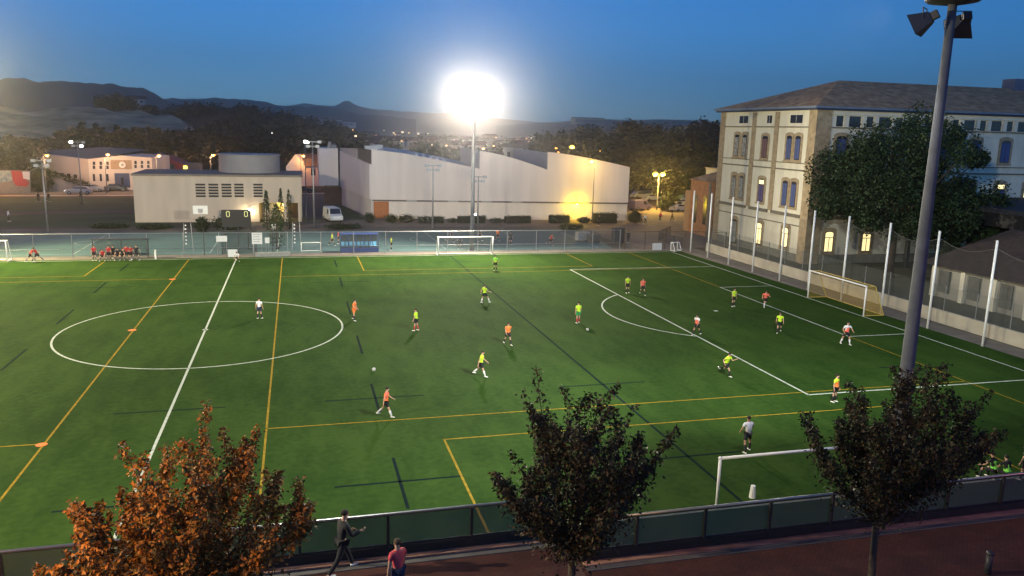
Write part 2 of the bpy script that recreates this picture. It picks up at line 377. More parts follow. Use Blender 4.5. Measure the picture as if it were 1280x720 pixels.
# ------------------------------------------------------------------ floodlight masts
LAMPM = mat('floodlight_glass', (.8, .8, .8), .3, 0, emit=(1.0, .93, .85), estr=450)
HOUS = mat('projector_housing', (.035, .037, .045), .45, .15)
def projector(parent, p, az, tilt, s=1.0):
    """projector at local p looking along azimuth az (radians, 0 = +y) tilted down"""
    M = Matrix.Rotation(-az, 3, 'Z') @ Matrix.Rotation(-tilt, 3, 'X'); p = Vector(p)
    a, b, d = .42*s, .16*s, .34*s
    def q(x, y, z): return p + M @ Vector((x, y, z))
    vs = [q(-a, .28, -d), q(a, .28, -d), q(a, .28, d), q(-a, .28, d), q(-b, -.26, -b), q(b, -.26, -b), q(b, -.26, b), q(-b, -.26, b)]
    h = MB().add(vs, [(0,4,5,1), (1,5,6,2), (2,6,7,3), (3,7,4,0), (4,7,6,5)])
    h.obox(q(0, -.36, 0), (.26, .22, .24), M).tube([q(-a*.6, -.05, 0), q(-a*.6, -.2, d), q(a*.6, -.2, d), q(a*.6, -.05, 0)], .02, 5)
    ho = h.build('projector', HOUS, parent)
    MB().add([q(-a*.9, .235, -d*.9), q(a*.9, .235, -d*.9), q(a*.9, .235, d*.9), q(-a*.9, .235, d*.9)], [(0,1,2,3)]).build('lamp_glass', LAMPM, ho)
def mast(x, y, H, label, power, col):
    r = empty('floodlight_mast', (x, y, 0), 0, label, 'floodlight', 'floodlight masts at the four sides of the pitch')
    MB().tube([(0,0,0), (0,0,.03)], .55, 12).build('base_plate', GALV, r)
    MB().tube([(0,0,.03), (0,0,H*.33), (0,0,H*.34), (0,0,H*.66), (0,0,H*.67), (0,0,H)], [.27,.235,.225,.185,.175,.13], 16).build('pole', POLE, r, True)
    MB().tube([(0,0,H-.1), (0,0,H-.02), (0,0,H+.02), (0,0,H+.32), (0,0,H+.38)], [.3,.75,.8,.85,.55], 20).build('crown', DARKM, r)
    MB().tube([(0,0,H+.38), (0,0,H+1.3)], .03, 6).build('lightning_rod', GALV, r)
    sy = -1 if y > 0 else 1; sx = -1 if x > 0 else 1
    c0 = math.atan2(-x*.5, -y)
    hs_ = ((-1.0, -.42, .95), (-.35, -.55, .85), (.35, -.55, .85), (1.0, -.42, .95), (-.62, .75, .7), (.0, .8, .8), (.62, .75, .7)) if y > 0 else ((-.28, -.62, 1.0), (.75, -.62, .75), (-.1, .8, .8), (.6, .85, .7))
    for i, (da, hz, off) in enumerate(hs_):
        az = c0 + da; pp_ = (math.sin(az)*off, math.cos(az)*off, H + hz)
        if y < 0 and hz < 0: pp_ = ((-.82 if i == 0 else .66) * (1 if x > 0 else -1), .25, H + hz)
        projector(r, pp_, az, R_(28))
    for da in (-.55, .55):
        az = c0 + da; tl_ = R_(32) if y > 0 else R_(9); ld = bpy.data.lights.new('floodlight_beam', 'SPOT'); ld.energy = power; ld.color = col
        ld.spot_size = R_(155) if y > 0 else R_(125); ld.spot_blend = .5; ld.shadow_soft_size = .35
        lo = bpy.data.objects.new('floodlight_beam', ld); C.objects.link(lo); lo.parent = r
        lo.location = (math.sin(az)*1.6, math.cos(az)*1.6, H - .3)
        lo.rotation_euler = Vector((math.sin(az)*math.cos(tl_), math.cos(az)*math.cos(tl_), -math.sin(tl_))).to_track_quat('-Z', 'Y').to_euler()
PW = 27000
mast(25.8, 33.7, 17.4, 'tall floodlight mast blazing white behind the far goal', PW*1.6, (1, .88, .66))
mast(26.3, -34.6, 18.2, 'thick grey floodlight mast rising through the right-hand dark tree', PW*1.25, (.92, .97, .85))
mast(-29, 33.7, 17.4, 'tall floodlight mast just outside the left edge beyond the far touchline', PW*1.9, (1, .84, .40))
mast(-26.3, -34.6, 18.2, 'tall floodlight mast on the near side far outside the left edge', PW*2.6, (1, .86, .56))

# ------------------------------------------------------------------ street and court lamps
SOD = mat('sodium_lamp', (.9, .6, .2), .4, 0, emit=(1, .42, .07), estr=7)
SODY = mat('yellow_lamp', (.9, .7, .2), .4, 0, emit=(1, .55, .05), estr=14)
WLMP = mat('white_lamp', (.9, .9, .9), .4, 0, emit=(1, .93, .78), estr=30)
def add_light(parent, loc, power, col, size=.15):
    ld = bpy.data.lights.new('lamp_light', 'POINT'); ld.energy = power; ld.color = col; ld.shadow_soft_size = size
    lo = bpy.data.objects.new('lamp_light', ld); C.objects.link(lo); lo.parent = parent; lo.location = loc
def street_lamp(x, y, H, bulb, label, group=None, arms=((0, 1.2),), light=None, r=.09, bs=.28, z=0, poler=POLE):
    o = empty('street_lamp', (x, y, z), 0, label, 'street lamp', group)
    p = MB().tube([(0,0,0), (0,0,.9), (0,0,.95), (0,0,H)], [r*1.5, r*1.5, r, r*.6], 8)
    for az, L in arms: p.tube([(0,0,H-.1), (math.cos(az)*L*.5, math.sin(az)*L*.5, H+.1), (math.cos(az)*L, math.sin(az)*L, H+.12)], r*.5, 6)
    p.build('pole', poler, o, True)
    for az, L in arms:
        c = (math.cos(az)*L, math.sin(az)*L, H)
        hd = MB().ellipsoid((c[0], c[1], H+.12), (bs*1.25, bs*.8, .1), 10, 6).build('lamp_head', HOUS, o, True)
        MB().ellipsoid((c[0], c[1], H-.02), (bs, bs*.75, bs*.6), 10, 6).build('lamp_glass', bulb, hd, True)
        if light: add_light(o, (c[0], c[1], H-.35), light[0], light[1])
    return o
OR = (1, .45, .12); YE = (1, .62, .12)
gs = 'orange street lamps along the far road'
street_lamp(AY(58, 194, 114).x - .5, 114, AY(58, 194, 114).z, SOD, 'orange street lamp in front of the left end of the long cream factory', gs, ((0, .6),), (1700, (1, .55, .25)), bs=.36)
street_lamp(AY(134, 193, 114).x - .5, 114, AY(134, 193, 114).z, SOD, 'orange street lamp in front of the window block of the cream factory', gs, ((0, .6),), (1700, (1, .55, .25)), bs=.36)
street_lamp(AY(198, 194, 114).x - .5, 114, AY(198, 194, 114).z, SOD, 'orange street lamp between the cream factory and the red shed', gs, ((0, .6),), (1700, (1, .55, .25)), bs=.36)
street_lamp(-11.2, 126, 7.2, SOD, 'orange street lamp left of the grey roof tank', gs, ((0, .6),), (1700, (1, .55, .25)), bs=.36)
street_lamp(7.3, 122, 7.5, SOD, 'orange street lamp over the gable of the small white house', gs, ((0, .6),), (1100, OR), bs=.42)
street_lamp(-70, 112, 7.5, SOD, 'orange street lamp by the road beyond the left edge of the photo', gs, ((0, .6),), (6000, OR), bs=.42)
street_lamp(-50, 104.5, 7.5, SOD, 'orange street lamp by the road beside the painted hoarding', gs, ((0, .6),), (4500, OR), bs=.3)
street_lamp(50.9, 61, 9.6, SODY, 'slim lamp post with warm yellow lamp before the right end of the hall', None, ((math.pi, .5),), (900, YE), bs=.42)
street_lamp(66.8, 120, 10.5, SODY, 'big bright yellow lamp above the right roof of the hall', None, ((0, .8),), (2200, YE), bs=.6)
street_lamp(70.8, 80, 6.7, SODY, 'twin-headed yellow street lamp shining over the car park', None, ((R_(-15), .7), (R_(165), .7)), (6500, YE), bs=.5)
street_lamp(81.5, 130, 9.0, WLMP, 'bright white lamp left of the car park behind the hall', None, ((0, .7),), (700, (1, .95, .8)), bs=.7)
street_lamp(102.5, 140, 9.8, WLMP, 'bright white lamp on a thin pole against the dark wood', None, ((0, .7),), (700, (1, .95, .8)), bs=.6)
street_lamp(85.6, 150, 9.2, SODY, 'small yellow lamp between the big yellow and the white lamp', None, ((0, .7),), None, bs=.5)
for (u, v, Y) in ((788, 183, 160), (775, 198, 150), (824, 194, 170), (860, 196, 170), (823, 184, 190), (899, 194, 190), (693, 185, 160), (696, 190, 150)):
    p = AY(u, v, Y); street_lamp(p.x, p.y, max(2.5, p.z), SOD, {788:'fourth',775:'third',824:'sixth',860:'seventh',823:'fifth',899:'rightmost',693:'first',696:'second'}[u] + ' small orange lamp from the left under the dark wood on the right', 'distant lamps under the right-hand wood', ((0, .5),), None, bs=.35)
# court floodlights with cross arms
def court_light(x, y, H, label, lit=(), heads=4):
    o = empty('court_light', (x, y, 0), 0, label, 'floodlight', 'slim floodlights around the teal court')
    MB().tube([(0,0,0), (0,0,H)], [.13, .07], 8).build('pole', GALV, o, True)
    MB().box(-1.0, 1.0, -.05, .05, H-.15, H-.05).box(-.7, .7, -.05, .05, H-.75, H-.65).build('cross_arm', GALV, o)
    k = 0
    for zz, xs in ((H-.1, (-.9, .9)), (H-.7, (-.62, .62))):
        for x_ in xs[:max(0, heads)]:
            hd = MB().obox((x_, -.18, zz), (.5, .3, .36)).build('projector', GALV, o)
            MB().quad((x_-.22, -.335, zz-.15), (x_+.22, -.335, zz-.15), (x_+.22, -.335, zz+.15), (x_-.22, -.335, zz+.15)).build('lamp_glass', WLMP if k in lit else mat('unlit_glass', (.5, .52, .55), .2, .1), hd)
            k += 1
    return o
court_light(24.7, 55, 8.9, 'slim unlit floodlight with four heads left of the big mast by the hall')
court_light(-23.8, 54, 8.9, 'slim unlit floodlight with four heads in front of the long cream factory')
court_light(8.5, 56, 11.8, 'slim floodlight with one lit head left of the hall', (0,))
o = court_light(-28.1, 90, 10.3, 'tall pole with two bright white lamps in front of the long cream factory', (0, 3))
street_lamp(7.6, 66, 11.4, WLMP, 'thin pole just left of the slim floodlight beside the hall', None, ((0, .4),), None, bs=.2)
court_light(31.2, 55, 7.4, 'short slim floodlight right of the big mast before the hall wall')

# ------------------------------------------------------------------ leaves
def leaf_mesh(name, P, size, m, parent, aspect=.55, droop=.0, mi=None, fold=.15, world=True):
    n = len(P); P = np.asarray(P, float)
    if world and parent is not None:
        Mi = np.array(chain_matrix(parent).inverted()); P = P @ Mi[:3, :3].T + Mi[:3, 3]
    a = rng.uniform(0, 2*np.pi, n); el = rng.normal(-droop, .55, n)
    d = np.stack([np.cos(a)*np.cos(el), np.sin(a)*np.cos(el), np.sin(el)], 1)
    up = rng.normal(0, .5, (n, 3)) + np.array([0, 0, 1.])
    s = np.cross(d, up); s /= np.linalg.norm(s, axis=1)[:, None] + 1e-9
    nn = np.cross(s, d)
    size = (np.asarray(size) * np.ones(n))[:, None]
    L = size; W_ = size * aspect
    v = np.stack([P, P + d*L*.45 + s*W_*.5 + nn*L*fold, P + d*L, P + d*L*.45 - s*W_*.5 + nn*L*fold], 1).reshape(-1, 3)
    idx = np.arange(n)[:, None]*4 + np.array([[0, 1, 2, 0, 2, 3]]); 
    me = bpy.data.meshes.new(name); me.vertices.add(4*n); me.vertices.foreach_set('co', v.ravel().astype(np.float32))
    me.loops.add(6*n); me.loops.foreach_set('vertex_index', idx.ravel().astype(np.int32))
    me.polygons.add(2*n); me.polygons.foreach_set('loop_start', np.arange(0, 6*n, 3, dtype=np.int32)); me.polygons.foreach_set('loop_total', np.full(2*n, 3, np.int32))
    ms = m if isinstance(m, list) else [m]
    if len(ms) > 1:
        k = rng.integers(0, len(ms), n) if mi is None else mi
        me.polygons.foreach_set('material_index', np.repeat(k, 2).astype(np.int32))
    me.update(); me.validate()
    return linked(name, me, ms, parent)
def leafmat(name, col, col2, sc_=2.0):
    m = mat(name, col, .6, .2, sc_, col2=col2, det=5, spec=.3); return m
LFA = [leafmat('bronze_leaf', (.03, .015, .008), (.09, .035, .014), 5), leafmat('rust_leaf', (.14, .05, .015), (.30, .12, .03), 5), leafmat('olive_leaf', (.03, .034, .012), (.08, .07, .022), 5)]
LFG = [leafmat('deep_green_leaf', (.008, .019, .007), (.022, .045, .014), 3), leafmat('mid_green_leaf', (.013, .030, .009), (.032, .060, .018), 3)]
BARK = mat('bark', (.055, .042, .032), .9, .35, 9, bump=.4)

LFD = [leafmat('shaded_bronze_leaf', (.012, .012, .006), (.035, .026, .012), 5), leafmat('shaded_rust_leaf', (.035, .020, .009), (.075, .04, .014), 5), leafmat('shaded_olive_leaf', (.010, .018, .006), (.025, .036, .012), 5)]  # shade of the backlit middle and right trees darkened into the leaf colour
LFO = [leafmat('lamplit_amber_leaf', (.12, .05, .012), (.34, .16, .03), 5), leafmat('lamplit_copper_leaf', (.20, .07, .02), (.42, .18, .04), 5), leafmat('lamplit_olive_leaf', (.05, .04, .014), (.12, .09, .025), 5)]  # left tree: orange lamplight painted into the leaf colour
def small_tree(x, y, crown_c, crown_r, H, label, seed, nl=26, mats=LFA, ls=.115, dens=1.0, wk=1.0):
    rd = random.Random(seed)
    o = empty('street_tree', (x, y, PZ), 0, label, 'tree', 'small street trees on the promenade')
    t = MB(); base = Vector((0, 0, 0)); fork = Vector((rd.uniform(-.05, .05), rd.uniform(-.05, .05), 1.85))
    t.tube([(0,0,0), (0,0,.15), (fork.x*.5, fork.y*.5, .9), tuple(fork)], [.15, .10, .085, .08], 10)
    cc = Vector(crown_c) - Vector((x, y, PZ)); pts = []
    for i in range(nl):
        a = 2*math.pi*(i*.618 + rd.uniform(-.04, .04)); q = math.sqrt((i + .6)/nl) * rd.uniform(.8, 1.05)
        top = H - (q**1.7)*H*.42 + rd.uniform(-.45, .3)
        end = Vector((cc.x + math.cos(a)*crown_r[0]*q, cc.y + math.sin(a)*crown_r[1]*q, top))
        st = fork + Vector((0, 0, rd.uniform(-.15, .8)*(1-q)))
        mid = st.lerp(end, .45) + Vector((math.cos(a)*crown_r[0]*q*.2, math.sin(a)*crown_r[1]*q*.2, -(.25)*q))
        path = [st.lerp(mid, k/4)*(1-k/4) + mid.lerp(end, k/4)*(k/4) + Vector((rd.uniform(-.05,.05), rd.uniform(-.05,.05), 0)) for k in range(5)]
        path[0] = st
        t.tube(path, [.035, .028, .02, .012, .004], 6)
        # leafy shoots
        def shoot(A, B, k, w0, w1):
            for j in range(k):
                f = (j + rd.random()) / k; p = A.lerp(B, f); wv = (w0 + (w1 - w0)*f)*wk
                pts.append((p.x + rd.gauss(0, wv), p.y + rd.gauss(0, wv), p.z + rd.gauss(0, wv*.8)))
        for j in range(4):
            shoot(path[j], path[j+1], int((30, 55, 70, 60)[j]*dens), (.2,.25,.22,.15)[j], (.25,.22,.15,.05)[j])
        for s in range(rd.randint(4, 6)):
            f = rd.uniform(.3, .97); k = min(3, int(f*4)); p = path[k].lerp(path[k+1], f*4-k)
            aa = a + rd.uniform(-1.7, 1.7); L = rd.uniform(.4, 1.15)
            e2 = p + Vector((math.cos(aa)*L*.5, math.sin(aa)*L*.5, L*rd.uniform(.6, 1.1)))
            t.tube([p, p.lerp(e2, .5) + Vector((0,0,-.04)), e2], [.012, .008, .003], 5)
            shoot(p, e2, int(60*dens), .12, .045)
    t.build('trunk', BARK, o, True)
    P = np.array(pts); kk = rng.choice(3, len(P), p=[.5, .28, .22]) if len(mats) == 3 else None
    leaf_mesh('crown', P, rng.uniform(ls*.6, ls*1.25, len(P)), mats, o, .62, .45, kk, world=False)
    return o
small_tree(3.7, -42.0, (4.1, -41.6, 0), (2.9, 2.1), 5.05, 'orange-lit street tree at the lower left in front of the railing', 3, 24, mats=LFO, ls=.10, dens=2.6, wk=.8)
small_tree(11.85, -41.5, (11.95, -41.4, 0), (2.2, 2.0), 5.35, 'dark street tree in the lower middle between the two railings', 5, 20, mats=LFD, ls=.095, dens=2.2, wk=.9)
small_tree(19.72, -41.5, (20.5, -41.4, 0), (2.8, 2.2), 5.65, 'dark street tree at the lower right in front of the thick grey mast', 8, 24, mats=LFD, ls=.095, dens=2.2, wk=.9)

def big_tree(x, y, rad, z0, z1, label, name='broad_tree', n=130, per=230, ls=.42, mats=LFG, trunk=True, group=None, seed=1, flat=.75):
    rd = random.Random(seed); o = empty(name, (x, y, 0), 0, label, 'tree', group)
    t = MB(); zc = (z0+z1)/2; hz = (z1-z0)/2; P = []
    t.tube([(0,0,-.05), (0,0,.4), (.1,0,z0+1), (.05,.1,zc)], [rad*.07, rad*.05, rad*.042, rad*.025], 10)
    for i in range(n):
        while True:
            v = Vector((rd.uniform(-1,1), rd.uniform(-1,1), rd.uniform(-1,1)))
            if .30 < v.length < 1: break
        k = rd.uniform(.78, 1.16); c = Vector((v.x*rad*k, v.y*rad*k, zc + v.z*hz*k)); rr = rad*rd.uniform(.09, .25)
        if i % 4 == 0: t.tube([(0, 0, z0+rd.uniform(.2, .6)*(zc-z0)), (c.x*.5, c.y*.5, (z0+c.z)/2 + hz*.1), tuple(c)], [rad*.022, rad*.012, rad*.004], 6)
        q = np.array([[rd.gauss(0, 1), rd.gauss(0, 1), rd.gauss(0, .8)] for _ in range(per)]); q /= np.linalg.norm(q, axis=1)[:, None]
        P.append(np.array(c) + q * rr * np.cbrt(np.array([[rd.uniform(.25, 1.15)] for _ in range(per)])))
    t.build('trunk', BARK, o, True)
    P = np.concatenate(P); leaf_mesh('crown', P, rng.uniform(ls*.6, ls*1.2, len(P)), mats, o, .7, .25, world=False)
    return o
big_tree(65.3, 12.2, 8.9, 4.0, 15.9, 'huge dark green tree hiding the corner of the big school', seed=4, n=120, per=420, ls=.34)
big_tree(71.5, 10.5, 4.6, 2.0, 9.8, 'smaller dark tree leaning right of the huge one by the school', seed=9, n=70, per=160, ls=.45)
big_tree(82.5, 100, 4.2, 1.0, 7.5, 'rounded tree lit yellow behind the car park', seed=14, n=60, per=100, ls=.5)
big_tree(72.5, 78.5, 1.9, .3, 3.2, 'small round bush tree between the parked cars', seed=15, n=34, per=80, ls=.3)
big_tree(96, 112, 6, 1.5, 10, 'dark tree right of the twin yellow lamp', seed=16, n=60, per=100, ls=.6)
big_tree(70, 108, 5.5, 1.5, 8.5, 'yellowish tree just right of the hall behind the car park', seed=17, n=60, per=100, ls=.6, mats=[leafmat('yellow_green', (.06, .07, .015), (.12, .11, .03))])
# cypresses between court and pavilion
def cone_tree(x, y, H, r, label, group=None, seed=1, z=0):
    rd = random.Random(seed); o = empty('cypress_tree', (x, y, z), 0, label, 'tree', group)
    MB().tube([(0,0,-.1), (0,0,H*.9)], [.12, .03], 6).build('trunk', BARK, o)
    n = int(520 * r * H / 3); f = rng.uniform(0, 1, n)**.8; a = rng.uniform(0, 6.283, n); w_ = r * np.sqrt(np.clip(1 - f, 0, 1)) * np.clip(f*6 + .3, 0, 1) * rng.uniform(.6, 1.1, n)
    P = np.stack([np.cos(a)*w_, np.sin(a)*w_, f*H], 1); leaf_mesh('crown', P, rng.uniform(.15, .35, n), LFG, o, .5, -.7, world=False)
    return o
for i, (u, v, Y, H, r_, lab) in enumerate(((346, 305, 37, 5.0, .95, 'tallest dark cypress standing beside the white signs at the court gate'), (334, 290, 54, 5.2, .6, 'left thin cypress before the lit doorway of the louvred pavilion'),
        (352, 289, 55, 5.4, .5, 'middle thin cypress before the lit doorway of the louvred pavilion'), (362, 288, 55, 5.2, .5, 'right thin cypress before the lit doorway of the louvred pavilion'))):
    p = AY(u, v, Y); cone_tree(p.x, p.y, H, r_, lab, 'cypresses by the louvred pavilion', i)
def shrub(name, x0, x1, y0, y1, H, label, mats=LFG, group=None, n=700, ls=.22, box=True):
    o = empty(name, ((x0+x1)/2, (y0+y1)/2, 0), 0, label, 'hedge' if box else 'bush', group)
    a, b = (x1-x0)/2, (y1-y0)/2
    if box:
        MB().box(-a*.9, a*.9, -b*.85, b*.85, 0, H*.9).build('inner_dark_core', mat('foliage_core', (.02, .022, .012), .9), o)  # solid dark block filling the inside of the hedge
        P = np.stack([rng.uniform(-a, a, n), rng.uniform(-b, b, n), rng.uniform(.02, H, n)], 1)
        P[: n//2, 1] = -b*rng.uniform(.85, 1.05, n//2); P[n//2: n*3//4, 2] = H*rng.uniform(.9, 1.05, n*3//4 - n//2)
    else:
        MB().ellipsoid((0, 0, H*.45), (a*.8, b*.8, H*.42), 10, 7, .1).build('inner_dark_core', mat('foliage_core', (.02, .022, .012), .9), o)  # solid dark body filling the inside of the bush
        q = rng.normal(0, 1, (n, 3)); q /= np.linalg.norm(q, axis=1)[:, None]; P = q*np.array([a, b, H*.5])*rng.uniform(.75, 1.1, (n, 1)) + np.array([0, 0, H*.5]); P[:, 2] = np.abs(P[:, 2])
    leaf_mesh('foliage', P, rng.uniform(ls*.6, ls*1.2, n), mats, o, .7, 0, world=False); return o
YG = [leafmat('golden_leaf', (.12, .10, .015), (.22, .17, .03)), LFG[1]]
GH = 'clipped hedges along the foot of the big white hall'
for (u0, u1, vt, bx, lab, ms) in ((481, 498, 268, 0, 'golden shrub beside the orange doorway of the hall', YG), (455, 470, 266, 0, 'dark shrub at the left corner of the hall', LFG), (496, 520, 268, 0, 'olive shrub right of the golden one by the hall', YG), (522, 556, 271, 1, 'dark hedge block before the slim floodlight by the hall', LFG),
        (571, 609, 270, 1, 'long hedge behind the foot of the tall blazing mast', LFG), (612, 630, 273, 0, 'low bush just right of the tall blazing mast', LFG), (630, 665, 270, 1, 'clipped hedge midway along the hall wall', LFG), (686, 713, 269, 1, 'clipped hedge left of the yellow patch of light on the hall', LFG),
        (741, 772, 266, 1, 'clipped hedge under the right part of the hall', LFG), (783, 805, 262, 0, 'round bush at the right corner of the hall', LFG), (560, 572, 273, 0, 'little bush left of the foot of the tall mast', LFG), (722, 740, 272, 0, 'scrubby bushes right of the yellow patch of light', LFG)):
    Y = 63.0 if u0 < 760 else 62; A = G(u0, 279); B = G(u1, 279); k = (A.y + B.y)/2; H = AY((u0+u1)/2, vt, k).z
    shrub('hedge' if bx else 'bush', A.x, B.x, k - .3, k + 1.0, max(.6, H), lab, ms, GH if bx else None, 500, .2, bool(bx))
for (u0, u1, v, H, lab) in ((243, 262, 290, 1.9, 'dark bush under the white basketball board'), (262, 312, 288, 2.0, 'long dark bushes under the scoreboard'), (170, 215, 287, .7, 'low planting along the foot of the louvred pavilion'), (405, 455, 287, .8, 'low dark hedge before the hall yard'), (700, 730, 288, .9, 'low dark hedge at the far right corner of the court'), (112, 160, 286, .6, 'low weeds at the far edge of the teal court')):
    A = G(u0, v); B = G(u1, v); shrub('bush', A.x, B.x, A.y - .5, A.y + 1.2, H, lab, LFG, None, 600, .25, False)

# ------------------------------------------------------------------ buildings
def wallm(name, col, var=.07, sc_=.35): return mat(name, col, .9, var, sc_, det=8)
BWIN = mat('window_dark', (.02, .022, .03), .2, .3, 3, spec=.7)
# louvred pavilion
pv = empty('pavilion', (-4, 64, 0), 0, 'cream flat-roofed pavilion with louvre slots and grey round roof tank', 'building')
W = mat('pavilion_cream', (.66, .54, .40), .9, .09, .6, det=9, stretch=(1.2, 1.2, .2)); Z = 6.45; doorx0 = 1.0
b = MB(); b.box(-15.5, doorx0, 64, 76, 0, Z); b.box(doorx0, 7.0, 64, 76, 2.75, Z); b.box(doorx0, 7.0, 68.5, 76, 0, 2.75)
b.build('wall', W, pv, world=True)
MB().box(-15.7, 7.2, 63.85, 76.1, Z+.003, Z+.28).build('roof', mat('roof_edge_grey', (.26, .21, .16), .8), pv, world=True)
for (u0, u1) in ((244.5, 256.8), (260.8, 273), (277, 289.3), (293, 304.5), (316.8, 328.3)):
    a = AY(u0, 238, 64).x; c = AY(u1, 238, 64).x; lb = MB()
    zt, zb = AY((u0+u1)/2, 229, 64).z, AY((u0+u1)/2, 247, 64).z
    for k in range(5):
        zz = zb + (zt-zb)*(k+.5)/5; lb.box(a, c, 63.985, 64.0-.003, zz-.13, zz+.13)
    lb.build('louvre', mat('louvre_dark', (.03, .028, .028), .7, .2), pv, world=True)
for u in (333, 357, 375):
    x = AY(u, 265, 64).x; MB().box(x-.25, x+.25, 64.002, 64.4, 0, 2.745).build('column', W, pv, world=True)
MB().box(1.2, 3.4, 68.47, 68.497, .05, 2.6).build('door', mat('grey_shutter', (.3, .27, .3), .7, .05), pv, world=True)
MB().box(4.6, 6.8, 68.47, 68.497, .05, 2.4).build('door', mat('brown_shutter', (.07, .04, .03), .7, .2), pv, world=True)
tk = MB().tube([(-.5, 72, Z+.28), (-.5, 72, 9.2), (-.5, 72, 9.25), (-.5, 72, 9.4)], [4.4, 4.4, 4.55, 4.55], 48).build('roof_tank', mat('tank_grey', (.36, .33, .31), .6, .12, .4), pv, world=True)
def wall_lamp(p, lab, m, power, col, s=.14):
    o = empty('wall_lamp', p, 0, lab, 'lamp')
    MB().box(-.12, .12, -.06, .1, .0, .12).build('bracket', DARKM, o)
    MB().ellipsoid((0, -.02, -.1), (s, s, s), 8, 6).build('lamp_glass', m, o)
    add_light(o, (0, -.3, -.25), power, col, .1)
p = AY(312, 262, 63.8); wall_lamp(tuple(p), 'small lit wall lamp right of the scoreboard', WLMP, 160, (1, .8, .45), .22)
wall_lamp((4.1, 68.2, 2.4), 'yellow lamp inside the pavilion doorway', SODY, 220, (1, .8, .2), .12)
# big hall
ha = empty('sports_hall', (18, 66, 0), 0, 'huge windowless white sports hall with three curved roof steps', 'building')
A0 = Vector((17.4, 68.0, 0)); B0 = Vector((57.9, 63.6, 0)); fd = (B0-A0).normalized(); bk = Vector((-fd.y, fd.x, 0)) 
HW = mat('hall_white', (.76, .67, .62), .9, .07, .6, det=9, stretch=(1.3, 1.3, .12)); HR = mat('hall_roof', (.38, .34, .33), .5, .08, .5)
Lh = (B0-A0).length
def prof(s0, s1, z0, z1, n=10):
    return [(s0 + (s1-s0)*i/n, z0 + (z1-z0)*((i/n)**1.35)) for i in range(n+1)]
def hp(s, z, o=0): p = A0 + fd*s - bk*o; return Vector((p.x, p.y, z))
s_a, s_b = 13.6, 27.0
def sfor(u, v):   # where the pixel's ray meets the front wall plane
    d = ray(u, v); n = bk; t = (A0 - CAM).dot(n) / d.dot(n); q = CAM + d*t; return (q-A0).dot(fd), q.z
sa, z_s2 = sfor(600, 188); sb, z_s3 = sfor(685, 190); 
zA0 = sfor(463, 187)[1]; zA1 = sfor(592, 211)[1]; zB1 = sfor(684, 212)[1]; zC1 = sfor(784, 209)[1]
shells = ((0, sa, zA0, zA1), (sa, sb, z_s3 - .05, zB1), (sb, Lh, z_s3, zC1))
for i, (s0, s1, za, zb) in enumerate(shells):
    pr = prof(s0, s1, za, zb); poly = [hp(s0, 2.9)] + [hp(s1, 2.9)] + [hp(s, z) for s, z in reversed(pr)]
    MB().prism(poly, bk*.4).build('front_wall', HW, ha, world=True)
    body = [hp(s0, 0, -.401)] + [hp(s1-.002, 0, -.401)] + [hp(s, z-.25, -.401) for s, z in reversed(prof(s0, s1-.002, za, zb))]
    MB().prism(body, bk*34).build('roof_shell', HR, ha, world=True)
MB().prism([hp(0, 0, -.25), hp(Lh, 0, -.25), hp(Lh, 2.65, -.25), hp(0, 2.65, -.25)], bk*.14).build('lower_wall', mat('hall_lower', (.78, .69, .60), .9, .08, .8, det=9, stretch=(1, 1, .3)), ha, world=True)
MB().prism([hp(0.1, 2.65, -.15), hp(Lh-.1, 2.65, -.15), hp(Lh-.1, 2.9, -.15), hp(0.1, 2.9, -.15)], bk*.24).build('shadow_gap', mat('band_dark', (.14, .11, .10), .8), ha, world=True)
s0, _ = sfor(467, 262); s1, _ = sfor(486, 262)
MB().prism([hp(s0, 0, -.2), hp(s1, 0, -.2), hp(s1, 2.6, -.2), hp(s0, 2.6, -.2)], bk*.04).build('doorway', mat('orange_door', (.42, .14, .04), .7, .2), ha, world=True)
s2, _ = sfor(742, 250); 
for uu in (508, 560, 602, 640, 700, 726):
    s2, z2 = sfor(uu, 250); MB().prism([hp(s2, 2.68, -.13), hp(s2+1.6, 2.68, -.13), hp(s2+1.6, 2.88, -.13), hp(s2, 2.88, -.13)], bk*.015).build('strip_window', mat('strip_pale', (.4, .38, .38), .3), ha, world=True)
# side wall receding to the left and the projecting box
Cc = Vector((14.15, 90.2, 0)); sdv = (Cc - A0); L2 = sdv.length; sd_ = sdv.normalized(); sn = Vector((-sd_.y, sd_.x, 0))
MB().prism([A0 + Vector((0,0,2.95)), A0 + Vector((0,0,zA0-2.2)), Cc + Vector((0,0,zA0-.9)), Cc + Vector((0,0,3.2))], sn*.35).build('side_wall', HW, ha, world=True)
MB().prism([A0 + sn*-.1 + Vector((0,0,0)), A0 + sn*-.1 + Vector((0,0,2.9)), Cc + sn*-.1+ Vector((0,0,3.1)), Cc + sn*-.1], sn*.2).build('side_base', wallm('hall_lower2', (.66, .60, .55), .05), ha, world=True)
MB().prism([A0 + Vector((0,0,zA0-2.19)), A0 + Vector((0,0,zA0-.02)), A0 + sd_*9 + Vector((0,0,zA0-.02)), A0 + sd_*9 + Vector((0,0,zA0-1.7))], sn*.1).build('clerestory', mat('clerestory_brown', (.09, .075, .075), .9, .1, spec=.05), ha, world=True)
MB().prism([A0 + sd_*9.01 + Vector((0,0,zA0-1.72)), A0 + sd_*9.01 + Vector((0,0,zA0-.1)), Cc + Vector((0,0,zA0-.4)), Cc + Vector((0,0,zA0-.88))], sn*.3).build('parapet', HR, ha, world=True)
MB().box(10.2, 13.5, 90.0, 99, 3.45, 9.95).build('projecting_box', HW, ha, world=True)
MB().box(11.2, 14.2, 92, 96, 0, 3.44).build('box_support', mat('brown_wall', (.13, .07, .05), .8, .2), ha, world=True)
